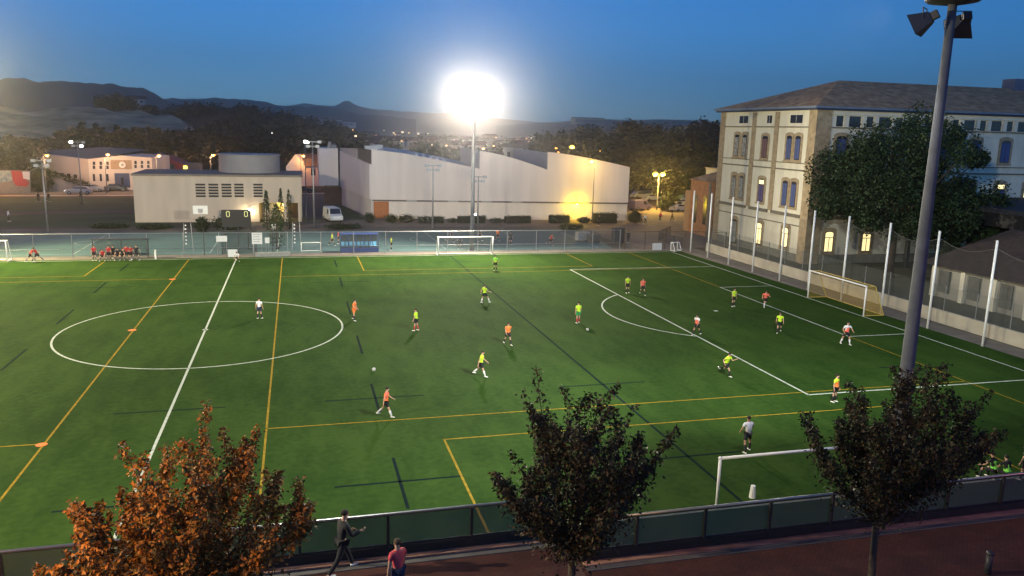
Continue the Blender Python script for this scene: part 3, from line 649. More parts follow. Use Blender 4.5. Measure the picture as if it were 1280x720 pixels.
vt = MB(); vt.tube([(12.2, 91, 9.95), (12.2, 91, 11.1)], .3, 8).tube([(12.9, 91, 9.95), (12.9, 91, 10.6)], .22, 8).box(11.8, 13.3, 91.3, 92, 9.95, 10.5); vt.build('roof_vents', GALV, ha, world=True)
for k in range(2):
    p = A0 + sd_*(6 + 9*k) + Vector((1.5 + 3*k, 2, zA0 + .0)); MB().obox(p, (2.0, 2.2, .8)).build('roof_skylight', GALV, ha, world=True)
for k in range(5):
    s_, = (sa*.42 + k*1.1,); z_ = zA0 + (zA1-zA0)*((s_/sa)**1.35)
    MB().obox(hp(s_, z_ + .05, -6), (.25, 5, .3), None, math.atan2(fd.y, fd.x)).build('skylight_strip', WHITE, ha, world=True)
yp, _z = sfor(721, 252); q = hp(yp, 2.75, .25); wall_lamp(tuple(q), 'intense yellow wall lamp under the dark band of the hall', SODY, 900, (1, .66, .01), .16)
q = AY(594, 267, 63.5); wall_lamp(tuple(q), 'tiny white lamp on the hall wall right of the tall mast', WLMP, 20, (1, .9, .7), .16)

# school
SX, SY, SY2, SX2 = 61.0, 20.6, 41.1, 112
EZ = 16.9
CRM = mat('school_cream', (.74, .69, .55), .9, .10, .9, det=9, stretch=(1, 1, .3)); STN = mat('school_stone', (.38, .29, .18), .9, .25, 2.2, det=8, bump=.2)
sch = empty('school_building', (SX, SY, 0), 0, 'large three-storey cream school with stone quoins and hipped tile roof', 'building')
MB().box(SX, SX2, SY, SY2, 0, EZ).build('wall', CRM, sch, world=True)
def tile_mat():
    m = mat('roof_tiles', (.28, .16, .08), .9, .3, 1.1, det=10, col2=(.62, .40, .22)); t = m.node_tree; b = t.nodes['Principled BSDF']
    wv = t.nodes.new('ShaderNodeTexWave'); wv.bands_direction = 'DIAGONAL'; wv.inputs['Scale'].default_value = 3; wv.inputs['Distortion'].default_value = 2
    tc = t.nodes.new('ShaderNodeTexCoord'); t.links.new(tc.outputs['Object'], wv.inputs['Vector'])
    bp = t.nodes.new('ShaderNodeBump'); bp.inputs['Strength'].default_value = .7; bp.inputs['Distance'].default_value = .08; t.links.new(wv.outputs['Fac'], bp.inputs['Height']); t.links.new(bp.outputs[0], b.inputs['Normal']); return m
TILE = tile_mat(); ov = .75; RZ = 20.9; ym = (SY+SY2)/2
e = EZ + .42
V = [(SX-ov, SY-ov, e), (SX2+ov, SY-ov, e), (SX2+ov, SY2+ov, e), (SX-ov, SY2+ov, e), (SX+9.8, ym, RZ), (SX2-9.8, ym, RZ)]
MB().add(V, [(0,1,5,4), (1,2,5), (2,3,4,5), (3,0,4), (3,2,1,0)]).build('roof', TILE, sch, world=True)
MB().box(SX-.6, SX2+.6, SY-.6, SY2+.6, EZ+.003, EZ+.19).build('eaves_board', mat('eaves_blue', (.03, .045, .09), .6), sch, world=True)
gb = MB(); gb.box(SX-.82, SX-.62, SY-.82, SY2+.82, EZ+.2, EZ+.41); gb.box(SX-.615, SX2+.6, SY-.82, SY-.62, EZ+.2, EZ+.41); gb.build('gutter', mat('gutter_grey', (.16, .2, .27), .5), sch, world=True)
for (x, y) in ((97.8, 31),): MB().box(x-1.2, x+1.2, y-1, y+1, 19.5, 22.1).build('chimney', mat('chimney_blue', (.10, .12, .2), .8, .15), sch, world=True)
def bandX(y0, y1, z0, z1, m, nm, d=.12, root=sch): MB().box(SX-d, SX-.003, y0, y1, z0, z1).build(nm, m, root, world=True)
def bandY(x0, x1, z0, z1, m, nm, d=.12, root=sch): MB().box(x0, x1, SY-d, SY-.003, z0, z1).build(nm, m, root, world=True)
# corner quoins
MB().box(SX-.18, SX+1.75, SY-.18, SY+1.2, 0, EZ-.002).build('quoin', STN, sch, world=True)
bandX(40.0, 41.1, 0, EZ-.002, STN, 'quoin', .15)
for y in (33.0, 28.1): bandX(y-.42, y+.42, 5.3, EZ-.1, STN, 'pilaster', .1)
for z0, z1, d in ((5.0, 5.35, .24), (10.2, 10.36, .14), (11.0, 11.1, .12), (15.0, 15.14, .15)):
    st = mat('string_course', (.19, .165, .12), .9, .2, 2)
    for ya, yb in ((21.82, 27.66), (28.54, 32.56), (33.44, 39.98)): bandX(ya, yb, z0, z1, st, 'string_course', d-.03 if d < .2 else d)
    bandY(62.77, SX2, z0, z1, st, 'string_course', d)
bandX(21.82, 39.98, 4.0, 4.12, mat('string_course', (0,0,0)), 'string_course', .06)
bandX(21.82, 39.98, 0, .9, mat('plinth', (.2, .19, .16), .9, .2), 'plinth', .07); bandY(62.77, SX2, 0, 1.0, mat('plinth', (.2,.19,.16)), 'plinth', .07)
SHB = mat('blue_shutter', (.07, .10, .24), .6, .2, 6); SHR = mat('mauve_shutter', (.17, .09, .10), .7, .2, 6)
LITW = mat('lit_window', (.9, .75, .45), .5, 0, emit=(1, .80, .36), estr=1.5)
CURT = mat('pale_curtain', (.3, .3, .28), .8, .5, 3)
def win(face, c, wd, z0, z1, leaf, top=False, lit=False, arch=True, par=sch, fac=None):
    """one window: stone surround, dark recess, leaf; face 'X' looks -x, 'Y' looks -y"""
    base = SX if face == 'X' else SY
    if fac is not None: base = fac
    def P(a, d, z): return (base - d, a, z) if face == 'X' else (a, base - d, z)
    def pane(w2, za, zb, d0, d1, arc=True):
        n = 8; out = [P(c-w2, d0, za), P(c+w2, d0, za)]
        if arc: out += [P(c + w2*math.cos(math.pi*i/n), d0, zb - w2*.35 + w2*.35*math.sin(math.pi*i/n)) for i in range(n+1)]
        else: out += [P(c+w2, d0, zb), P(c-w2, d0, zb)]
        v = Vector(P(0, d1, 0)) - Vector(P(0, d0, 0)); return MB().prism(out, v)
    h = wd/2
    fr = pane(h+.32, z0-.12, z1+.38, .003, .07, arch).build('window', STN, par, world=True)
    pane(h, z0, z1, .072, .078, arch).build('recess', BWIN, fr, world=True)
    if lit:
        pane(h-.1, z0+.1, z1-.1, .08, .084, arch).build('pane', LITW, fr, world=True)
        fb = MB()
        for a0, a1, zz0, zz1 in ((c-.04, c+.04, z0+.1, z1-.75), (c-h+.1, c+h-.1, z1-.78, z1-.70)):
            q0, q1 = P(a0, .088, zz0), P(a1, .10, zz1); fb.box(min(q0[0],q1[0]), max(q0[0],q1[0]), min(q0[1],q1[1]), max(q0[1],q1[1]), zz0, zz1)
        fb.build('glazing_bar', mat('bar_dark', (.08, .06, .05), .6), fr, world=True)
    else:
        for sgn in (-1, 1):
            q0, q1 = P(c + sgn*.03, .08, z0+.08), P(c + sgn*(h-.08), .1, z1-(.75 if top else .35))
            MB().box(min(q0[0],q1[0]), max(q0[0],q1[0]), min(q0[1],q1[1]), max(q0[1],q1[1]), q0[2], q1[2]).build('shutter', leaf, fr, world=True)
        if top: 
            q0, q1 = P(c-h+.1, .08, z1-.65), P(c+h-.1, .09, z1-.18)
            MB().box(min(q0[0],q1[0]), max(q0[0],q1[0]), min(q0[1],q1[1]), max(q0[1],q1[1]), q0[2], q1[2]).build('fanlight', LITW, fr, world=True)
    q0, q1 = P(c-h-.35, .07, z0-.3), P(c+h+.35, .16, z0-.13)
    MB().box(min(q0[0],q1[0]), max(q0[0],q1[0]), min(q0[1],q1[1]), max(q0[1],q1[1]), q0[2], q1[2]).build('sill', STN, fr, world=True)
for y in (36.75, 34.95): win('X', y, 1.0, 11.4, 14.1, CURT); win('X', y, 1.0, 6.1, 9.0, CURT)
for y in (25.35, 23.65): win('X', y, 1.0, 11.4, 14.1, SHB); win('X', y, 1.0, 6.1, 9.0, SHB)
win('X', 30.3, 1.15, 11.4, 14.0, SHR); win('X', 30.3, 1.2, 6.1, 8.9, mat('violet_shutter', (.10, .08, .19), .6, .2, 6), top=True)
win('X', 35.9, 1.4, .3, 3.4, CURT); win('X', 30.0, 1.3, .9, 3.6, CURT, lit=True); win('X', 24.5, 1.3, 1.3, 3.7, CURT, lit=True)
for y, h in ((35.6, 1.0), (29.8, .5), (24.4, 1.15)):
    MB().box(SX-.02, SX-.003, y-h, y+h, 15.5, 16.4).build('attic_opening', BWIN, sch, world=True)
    MB().box(SX-.05, SX-.022, y-.05, y+.05, 15.5, 16.4).build('mullion', CURT, sch, world=True)
xs = [64.3, 69.7, 73.95, 78.2, 82.4, 86.7, 90.9, 95.1, 99.3]
for i, x in enumerate(xs): win('Y', x, 1.35, 11.6, 14.2, SHB); win('Y', x, 1.35, 6.6, 9.2, SHB, top=(i == 5), lit=(i == 6))
win('Y', 63.95, 1.2, 1.3, 3.7, CURT, lit=True); win('Y', 68.9, 1.2, 1.3, 3.6, CURT, lit=True)
# row of attic openings between white piers
b1 = MB(); x = 63.4; k = 0; pr_ = MB()
while x < SX2 - 3:
    wd = 1.5 if k % 2 else .85
    MB().box(x, x+wd, SY-.02, SY-.003, 15.2, 16.35).build('attic_opening', BWIN, sch, world=True)
    MB().box(x+wd+.12, x+wd+.62, SY-.22, SY-.003, 15.18, 16.4).build('attic_pier', CRM, sch, world=True)
    x += wd + .74; k += 1
bandY(62.77, SX2, 16.45, 16.7, CRM, 'cornice', .3)

# orange-lit annex and low blocks left of the school
og = empty('brick_annex', (64, 46, 0), 0, 'orange lit brick annex left of the cream school', 'building')
OB = mat('orange_brick', (.42, .19, .09), .9, .2, 1.5, det=8, bump=.2)
MB().box(61.3, 72, 43.0, 49, 0, 7.6).build('wall', OB, og, world=True)
MB().box(61.5, 72, 49.01, 51, 0, 5.9).build('wing_wall', mat('tan_render', (.45, .27, .14), .9, .1), og, world=True)
MB().add([(61, 42.7, 7.6), (72.3, 42.7, 7.6), (72.3, 49.3, 7.6), (61, 49.3, 7.6), (65, 46, 9.3), (72.3, 46, 9.3)], [(0,1,5,4), (1,2,5), (2,3,4,5), (3,0,4), (3,2,1,0)]).build('roof', TILE, og, world=True)
for y in (44.0, 46.8): 
    f_ = MB().box(61.28-.02, 61.297, y, y+.9, 1.6, 5.6).build('window', BWIN, og, world=True)
MB().box(61.1, 61.297, 43.0, 43.5, 0, 7.5).build('pilaster', mat('grey_stone', (.2, .17, .14), .9, .2), og, world=True)
gw = empty('grey_block', (78, 62, 0), 0, 'plain pale blue-grey flat block behind the orange annex', 'building')
MB().box(76, 95, 62, 72, 0, 8.2).build('wall', wallm('bluegrey_render', (.30, .33, .40)), gw, world=True)
MB().box(84, 95, 66, 76, 8.4, 11.2).build('upper_block', wallm('bluegrey_render', (.3,.33,.4)), gw, world=True)
MB().box(75.8, 95.2, 61.8, 72.2, 8.203, 8.398).build('roof', mat('roof_edge_grey', (.2,.2,.2)), gw, world=True)

# low tiled outbuilding and dark canopy at the right edge
ob = empty('outbuilding', (70, -8, 0), 0, 'low outbuilding with dark tiled roof behind the tall net posts', 'building')
MB().box(62.5, 74, -34, 3.5, 0, 3.0).build('wall', wallm('outbuilding_render', (.33, .31, .27), .15), ob, world=True)
MB().add([(61.7, -35, 2.9), (61.7, 4.2, 2.9), (68.2, 1.0, 6.3), (68.2, -35, 6.3), (74.8, -35, 2.9), (74.8, 4.2, 2.9)], [(0,1,2,3), (3,2,5,4), (1,5,2), (0,3,4), (0,4,5,1)]).build('roof', mat('dark_tiles', (.045, .033, .03), .9, .3, 2, det=8, bump=.4), ob, world=True)
for i in range(10):
    y = 2.2 - 3.3*i; MB().box(62.35, 62.497, y-1.0, y+.2, .5, 2.5).build('door', mat('grey_leaf', (.12, .12, .11), .8, .2), ob, world=True)
    MB().box(62.2, 62.497, y+.5, y+.95, 0, 2.75).build('column', CRM, ob, world=True)
cp = empty('canopy', (82, 6, 0), 0, 'large dark flat canopy right of the huge tree before the school', 'canopy')
MB().box(70.5, 100, -6, 18, 7.3, 7.75).build('roof', mat('canopy_grey', (.025, .027, .035), .7, .1), cp, world=True)
MB().box(70.8, 99.7, -5.7, 17.7, 6.0, 7.297).build('fascia', BLACKP, cp, world=True)
for x in (71.5, 80, 88):
    for y in (-5, 17): MB().box(x-.2, x+.2, y-.2, y+.2, 0, 5.99).build('column', DARKM, cp, world=True)
p = AX(1240, 300, 68); wall_lamp((76, -5.9, 5.6), 'tiny white lamp under the dark canopy', WLMP, 15, (1, .95, .85), .1)

# long cream factory far left
fa = empty('factory', (-33, 120, 0), 0, 'long cream factory with grey roof, blue gate and white round emblem', 'building')
FW = wallm('factory_cream', (.62, .57, .50), .06, .2)
zc = AY(113, 199, 120).z; zr = AY(190, 197, 122).z
c0 = G(113, 238.5); FY = c0.y; xr = AY(191, 230, FY+2).x; zl = AY(118, 199, FY).z; zt2 = AY(190, 197, FY+2).z
l0 = AY(35, 215, 140); MB().prism([(c0.x, FY, 0), (xr, FY+2, 0), (xr, FY+2, zt2), ((c0.x+xr)/2, FY+1, zl+.75), (c0.x, FY, zl)], (1.5, 14, 0)).build('front_wall', FW, fa, world=True)
zlt = AY(35, 190, 143).z
MB().prism([(c0.x-.01, FY, 0), (c0.x-.01, FY, zl), (l0.x-1.2, 143, zlt), (l0.x-1.2, 143, 0)], (6, 3, 0)).build('side_wall', FW, fa, world=True)
MB().add([(c0.x+.5, FY+.5, zl+.02), (l0.x-.5, 143, zlt+.02), (l0.x+14, 146, zlt+1.3), (c0.x+9, FY+14, zl+1.6)], [(0,1,2,3)]).build('roof', mat('factory_roof', (.16, .135, .11), .7), fa, world=True)
def fpan(u0, v0, u1, v1, nm, m, d=.05, par=fa, Y=None):
    Y0 = Y or FY + .9; a = AY(u0, v0, Y0); c = AY(u1, v1, Y0); pass
    yy = lambda x: FY + 2*(x - c0.x)/(xr - c0.x)
    a = AY(u0, v0, yy(a.x)); c = AY(u1, v1, yy(c.x))
    return MB().prism([(a.x, yy(a.x)-.003, a.z), (c.x, yy(c.x)-.003, a.z), (c.x, yy(c.x)-.003, c.z), (a.x, yy(a.x)-.003, c.z)], (0, -d, 0)).build(nm, m, par, world=True)
fpan(138, 200, 165, 211.5, 'sign_panel', mat('tan_panel', (.36, .27, .18), .8))
fpan(143, 216.5, 163, 234.5, 'gate', mat('blue_gate', (.06, .09, .17), .7, .15)); fpan(151, 222, 155, 231, 'gate_opening', BWIN, .07)
for u in (117.5, 126, 134.5): fpan(u-1.7, 202, u+1.7, 206.2, 'window', BWIN); fpan(u-1.7, 207, u+1.7, 211.2, 'window', BWIN); fpan(u-1.7, 217.5, u+1.7, 226.5, 'window', BWIN)
for u in (169.5, 177.5, 185.5): fpan(u-1.6, 201, u+1.6, 205, 'window', BWIN); fpan(u-1.6, 206, u+1.6, 210, 'window', BWIN); fpan(u-1.6, 216, u+1.6, 218, 'window', BWIN)
pc = AY(153, 206, FY+1.0); eb_ = MB().tube([(pc.x, pc.y-.09, pc.z), (pc.x, pc.y-.12, pc.z)], .62, 20).build('round_emblem', WHITE, fa, world=True)
MB().tube([(pc.x, pc.y-.123, pc.z), (pc.x, pc.y-.13, pc.z)], .28, 16).build('emblem_centre', mat('emblem_grey', (.35, .36, .36), .8), eb_, world=True)
for i, u in enumerate((64, 71, 83, 93, 100)):
    f_ = (u-35)/78; pt = Vector((l0.x-1.2, 143, 0)).lerp(Vector((c0.x, FY, 0)), .38 + .1*i); dd = (Vector((c0.x, FY, 0)) - Vector((l0.x-1.2, 143, 0))).normalized()
    MB().prism([pt - Vector((.05,.05,0)) + Vector((0,0,2.2)), pt + dd*1.4 - Vector((.05,.05,0)) + Vector((0,0,2.2)), pt + dd*1.4 - Vector((.05,.05,0)) + Vector((0,0,2.9)), pt - Vector((.05,.05,0)) + Vector((0,0,2.9))], (-.05, -.05, 0)).build('window', BWIN, fa, world=True)
rp = empty('ramp_wall', (-44, 118, 0), 0, 'grey sloping ramp wall with hedge on top beside the cream factory', 'wall')
a = G(58, 240); c = G(112, 240); MB().prism([(a.x, a.y+1, 0), (c.x, c.y+1, 0), (c.x, c.y+1, .8), (a.x, a.y+1, 3.4)], (0, .5, 0)).build('wall', wallm('ramp_grey', (.2, .2, .22)), rp, world=True)
P = np.array([[a.x + (c.x-a.x)*f + rng.normal(0, .3), a.y+1.2 + rng.normal(0, .3), 3.4 - 2.6*f + rng.uniform(-.1, .9)] for f in rng.uniform(0, 1, 900)]); leaf_mesh('hanging_plants', P, .35, LFG, rp)
shrub('bush', a.x-3.5, a.x+1.5, a.y-1, a.y+2, 4.6, 'tall dark bush between the painted hoarding and the ramp', LFG, None, 900, .4, False)
# painted hoarding
hb = empty('hoarding', (-46, 112, 0), 0, 'painted hoarding in blue and red at the far left edge', 'hoarding')
HY = 110
def hq(us, nm, m, d): MB().prism([tuple(AY(u, v, HY - d)) for u, v in us], (0, .04, 0)).build(nm, m, hb, world=True)
hq([(-30, 213), (38, 213), (38, 241), (-30, 243)], 'board', mat('hoarding_grey', (.2, .19, .18), .8, .2), 0)
hq([(-20, 213.5), (13, 213.5), (16, 226), (-20, 230)], 'blue_painting', mat('painting_blue', (.05, .16, .26), .7, .5, 1.5, col2=(.35, .42, .42)), .06)
hq([(14, 213.5), (26, 213.5), (31, 223), (37, 229), (33, 233.5), (20, 232), (16, 226)], 'red_painting', mat('painting_red', (.38, .03, .05), .7, .15), .06)
hq([(28, 214.5), (37, 214.5), (37, 225), (29, 223)], 'white_notice', WHITE, .12)
# red shed, white house
rs = empty('red_shed', (-22, 146, 0), 0, 'red gabled shed with grey door between factory and roof tank', 'building')
a = AY(206, 214, 146); c = AY(228, 214, 146); ap = AY(206, 196, 146)
MB().prism([(a.x, 146, 0), (c.x, 146, 0), (c.x, 146, AY(228, 205, 146).z), (a.x+.2, 146, ap.z)], (0, 12, 0)).build('wall', mat('red_cladding', (.40, .06, .05), .8, .1), rs, world=True)
a2 = AY(191, 214, 145); MB().prism([(a2.x, 145, 0), (a.x, 145.9, 0), (a.x, 145.9, AY(206, 198, 146).z), (a2.x, 145, AY(191, 193, 145).z)], (0, 12, 0)).build('side_wall', mat('mauve_cladding', (.28, .22, .27), .8, .1), rs, world=True)
q0 = AY(212, 213, 145.9); q1 = AY(218, 205, 145.9); MB().box(q0.x, q1.x, 145.9, 145.997, q0.z-1, q1.z).build('door', mat('grey_leaf', (.1,.1,.1)), rs, world=True)
q0 = AY(229, 209, 148); lwn = empty('lit_kiosk', (q0.x+.5, 148, 0), 0, 'small kiosk with glowing yellow window right of the red shed', 'building')
MB().box(q0.x-.3, q0.x+4, 148, 151, 0, q0.z+1).build('wall', wallm('kiosk_grey', (.15, .14, .14)), lwn, world=True); MB().box(q0.x, q0.x+.9, 147.95, 147.997, q0.z-.4, q0.z+.35).build('lit_window', mat('lit_yellow', (.9,.7,.2), .5, 0, emit=(1, .8, .15), estr=2.5), lwn, world=True)
wh = empty('white_house', (8, 125, 0), 0, 'small white gabled house with tiled roof and two upper windows', 'building')
x0, x1, x2 = 4.2, 8.2, 13.2
MB().prism([(x0, 125, 0), (x1, 124, 0), (x1, 124, 5.3), ((x0+x1)/2, 124.5, 7.6), (x0, 125, 5.0)], (4, 8, 0)).build('gable_wall', wallm('house_white', (.62, .6, .6)), wh, world=True)
MB().box(x1+.01, x2, 124.01, 131, 0, 5.2).build('front_wall', wallm('house_front', (.62, .48, .42)), wh, world=True)
MB().add([(x1-.1, 123.6, 5.25), (x2+.4, 123.6, 5.25), (x2+.4, 128, 7.7), (6.6, 127, 7.7)], [(0,1,2,3)]).build('roof', mat('house_tiles', (.14, .08, .06), .9, .2, 2), wh, world=True)
for x in (9.4, 11.8): MB().box(x, x+.9, 123.95, 124.007, 3.2, 4.7).build('window', BWIN, wh, world=True)
MB().box(4, 16, 118.2, 118.5, 0, 1.3).build('garden_wall', OB).__setitem__('label', 'orange lit brick garden wall in front of the small white house')
bpy.data.objects['garden_wall']['category'] = 'wall'

# ------------------------------------------------------------------ scoreboard, notices, dugouts, hoops
sb = empty('scoreboard', (-.25, 37, 0), 0, 'black scoreboard showing two yellowish zeros on posts behind the far fence', 'scoreboard')
MB().box(-1.85, 1.25, 37, 37.3, 2.5, 4.45).build('display_panel', BLACKP, sb, world=True, bevel=.02)
DIG = mat('digit_light', (.5, .5, .2), .5, 0, emit=(.75, .8, .35), estr=.42)
for cx in (-1.15, .75):
    d = MB(); cz = 4.0
    for x in (-.15, .15): d.box(cx+x-.035, cx+x+.035, 36.97, 36.997, cz-.26, cz-.02).box(cx+x-.035, cx+x+.035, 36.97, 36.997, cz+.02, cz+.26)
    for z in (-.29, .29): d.box(cx-.11, cx+.11, 36.97, 36.997, cz+z-.035, cz+z+.035)
    d.build('digit_zero', DIG, sb, world=True)
for x in (-1.5, .9): MB().box(x-.07, x+.07, 37.1, 37.24, 0, 2.5).build('post', DARKM, sb, world=True)
wf = empty('gate_frame', (0, 34, 0), 0, 'dark gate and mesh panels below the scoreboard', 'gate')
for x in (-3.4, -1.6, .1, 1.9, 3.6): MB().tube([(x, 33.4, 0), (x, 33.4, 2.9)], .05, 6).build('post', DARKM, wf, world=True)
MB().quad((-1.6, 33.44, .1), (1.9, 33.44, .1), (1.9, 33.44, 2.6), (-1.6, 33.44, 2.6)).build('mesh_panel', mesh_mat('gate_mesh', (.02, .025, .025), .5), wf, world=True)
def notice(u0, v0, u1, v1, Y, label, nm='notice_board', m=WHITE, post=True, lines_=0):
    a = AY(u0, v0, Y); c = AY(u1, v1, Y); z0 = max(.02, c.z)
    o = empty(nm, ((a.x+c.x)/2, Y, 0), 0, label, 'sign')
    MB().box(a.x, c.x, Y, Y+.04, z0, a.z).build('panel', m, o, world=True)
    if lines_:
        g_ = MB(); H = a.z - z0
        for k in range(lines_): g_.box(a.x+.12, c.x-.1-.15*(k % 2), Y-.006, Y-.003, a.z - H*(k+.75)/(lines_+.6), a.z - H*(k+.5)/(lines_+.6))
        g_.build('print', mat('faded_print', (.33, .34, .36), .8), o, world=True)
    if post and z0 > .3:
        for x in (a.x+.1, c.x-.1): MB().tube([(x, Y+.07, 0), (x, Y+.07, a.z)], .03, 6).build('post', GALV, o, world=True)
    return o
notice(270, 295, 284, 302, 32.5, 'white notice left of the dark gate on the far fence')
notice(314.5, 291, 328, 305, 32.5, 'larger white notice with grey print on the far fence', lines_=4)
notice(331, 297, 337, 304, 32.5, 'small square white notice beside the cypress')
notice(339, 280, 345, 288, 38, 'small pale notice high beside the top of the cypress')
notice(284.5, 312, 297, 321, 31.3, 'white board standing on the halfway line at the far touchline', post=False)
notice(816, 304, 827, 312.5, 32.2, 'white board standing at the far right corner of the pitch', post=False)
sp = G(340, 320); MB().box(sp.x-1.7, sp.x+1.9, 31.6, 31.9, 0, .45).build('low_bench', mat('pale_bench', (.28, .28, .26), .8)).__setitem__('label', 'pale low bench on the far touchline under the cypress')
bpy.data.objects['low_bench']['category'] = 'bench'
BLU = mat('dugout_blue', (.02, .05, .20), .5, .1); SEAT = mat('seat_blue', (.13, .38, .62), .5, .1); PERS = mesh_mat('smoked_plastic', (.05, .06, .08), .55)
dg = empty('dugout', (13.0, 34, 0), 0, 'blue team dugout with a row of pale blue seats', 'dugout')
x0, x1 = 10.85, 15.0
b = MB(); b.box(x0, x1, 33.6, 33.68, .05, .5)
MB().box(x0, x1, 33.62, 33.7, .02, .55).build('front_board', BLU, dg, world=True)
MB().box(x0, x1, 33.5, 34.9, 2.02, 2.1).build('roof', BLU, dg, world=True); MB().box(x0, x1, 34.9, 34.95, .05, 2.05).build('back_panel', PERS, dg, world=True)
for i in range(6): x = x0 + (x1-x0)*i/5; MB().box(x-.035, x+.035, 33.55, 33.61, .02, 2.02).build('post', BLU, dg, world=True)
for i in range(9):
    x = x0 + .3 + (x1-x0-.6)*i/8; s = MB(); s.box(x-.18, x+.18, 34.2, 34.6, .62, .70).add([(x-.18, 34.6, .7), (x+.18, 34.6, .7), (x+.18, 34.72, 1.1), (x-.18, 34.72, 1.1), (x-.18, 34.65, .68), (x+.18, 34.65, .68), (x+.18, 34.77, 1.1), (x-.18, 34.77, 1.1)], [(0,1,2,3), (4,7,6,5), (3,2,6,7), (0,4,5,1), (1,5,6,2), (0,3,7,4)])
    s.build('seat', SEAT, dg, world=True, bevel=.02)
d2 = empty('dugout', (-11.5, 32, 0), 0, 'dark open-framed team shelter behind the red shirted group', 'dugout')
MB().box(-13.9, -8.6, 31.9, 32.5, 1.95, 2.02).build('roof', DARKM, d2, world=True)
for x in (-13.85, -11.2, -8.65): MB().box(x-.04, x+.04, 31.95, 32.03, 0, 1.95).build('post', DARKM, d2, world=True)
MB().box(-13.8, -8.7, 32.0, 32.4, .38, .45).build('bench', DARKM, d2, world=True); MB().box(-13.8, -8.7, 32.44, 32.48, .1, 1.9).build('back_panel', mesh_mat('shelter_back', (.03,.03,.035), .22), d2, world=True)
def hoop(x, y, rz, label, H=3.4):
    o = empty('basketball_hoop', (x, y, 0), rz, label, 'basketball hoop', 'basketball hoops around the court')
    MB().tube([(0, 1.0, 0), (0, .9, H-1), (0, .1, H)], [.1, .09, .07], 8).build('post', WMETAL, o, True)
    MB().box(-.9, .9, 0, .04, H-.4, H+.7).build('backboard', WHITE, o)
    MB().box(-.3, .3, -.01, -.003, H-.15, H+.3).build('target_square', mat('faded_print', (.3,.3,.3)), o)
    rr = [(.23*math.cos(a*.5236), -.3+.23*math.sin(a*.5236), H-.18) for a in range(13)]; MB().tube(rr, .015, 5).build('rim', mat('rim_orange', (.5, .1, .02), .5), o)
    return o
p = AY(251, 275, 54); hoop(p.x, 54, 0, 'white basketball board before the left part of the louvred pavilion', 2.6)
p = AY(282, 290, 52); 
for u, lab in ((238, 'pale lattice post of white court equipment left of the notices'), (371, 'pale lattice post of white court equipment right of the cypress')):
    p = G(u, 312); o = empty('climbing_tower', (p.x, 36, 0), 0, lab, 'tower')
    m_ = MB()
    for dx in (-.5, .5): m_.tube([(dx, 0, 0), (dx*.7, 0, 3.1)], .04, 6)
    m_.build('frame', WMETAL if False else GALV, o)
    for k in range(6): MB().box(-.3 + .05*(k % 2), -.12, -.04, .04, .8+.4*k, .95+.4*k).build('white_plate', WHITE, o)
# rack and clutter at the far right corner behind the fence
for (u, v, w_, h_, c_, lab) in ((742, 303, 1.6, 1.0, (.10, .09, .09), 'grey equipment bin behind the corner fence'), (728, 301, 1.8, 1.1, (.3, .3, .3), 'pale lattice trolley at the right end of the court'), (772, 304, 1.5, 1.9, (.05, .05, .055), 'dark locker at the right end of the court')):
    p = G(u, v); o = empty('equipment_box', (p.x, p.y, 0), .2, lab, 'box'); k = mat('equipment_' + str(u), c_, .7, .2)
    MB().box(-w_/2, w_/2, -.4, .4, .1, h_).build('body', k, o, bevel=.03); MB().box(-w_/2-.03, w_/2+.03, -.43, .43, h_+.003, h_+.07).build('lid', k, o)
    for sx in (-1, 1): MB().tube([(sx*w_*.4, -.3, .09), (sx*w_*.4, .3, .09)], .09, 8).build('wheel', RUBBER, o)

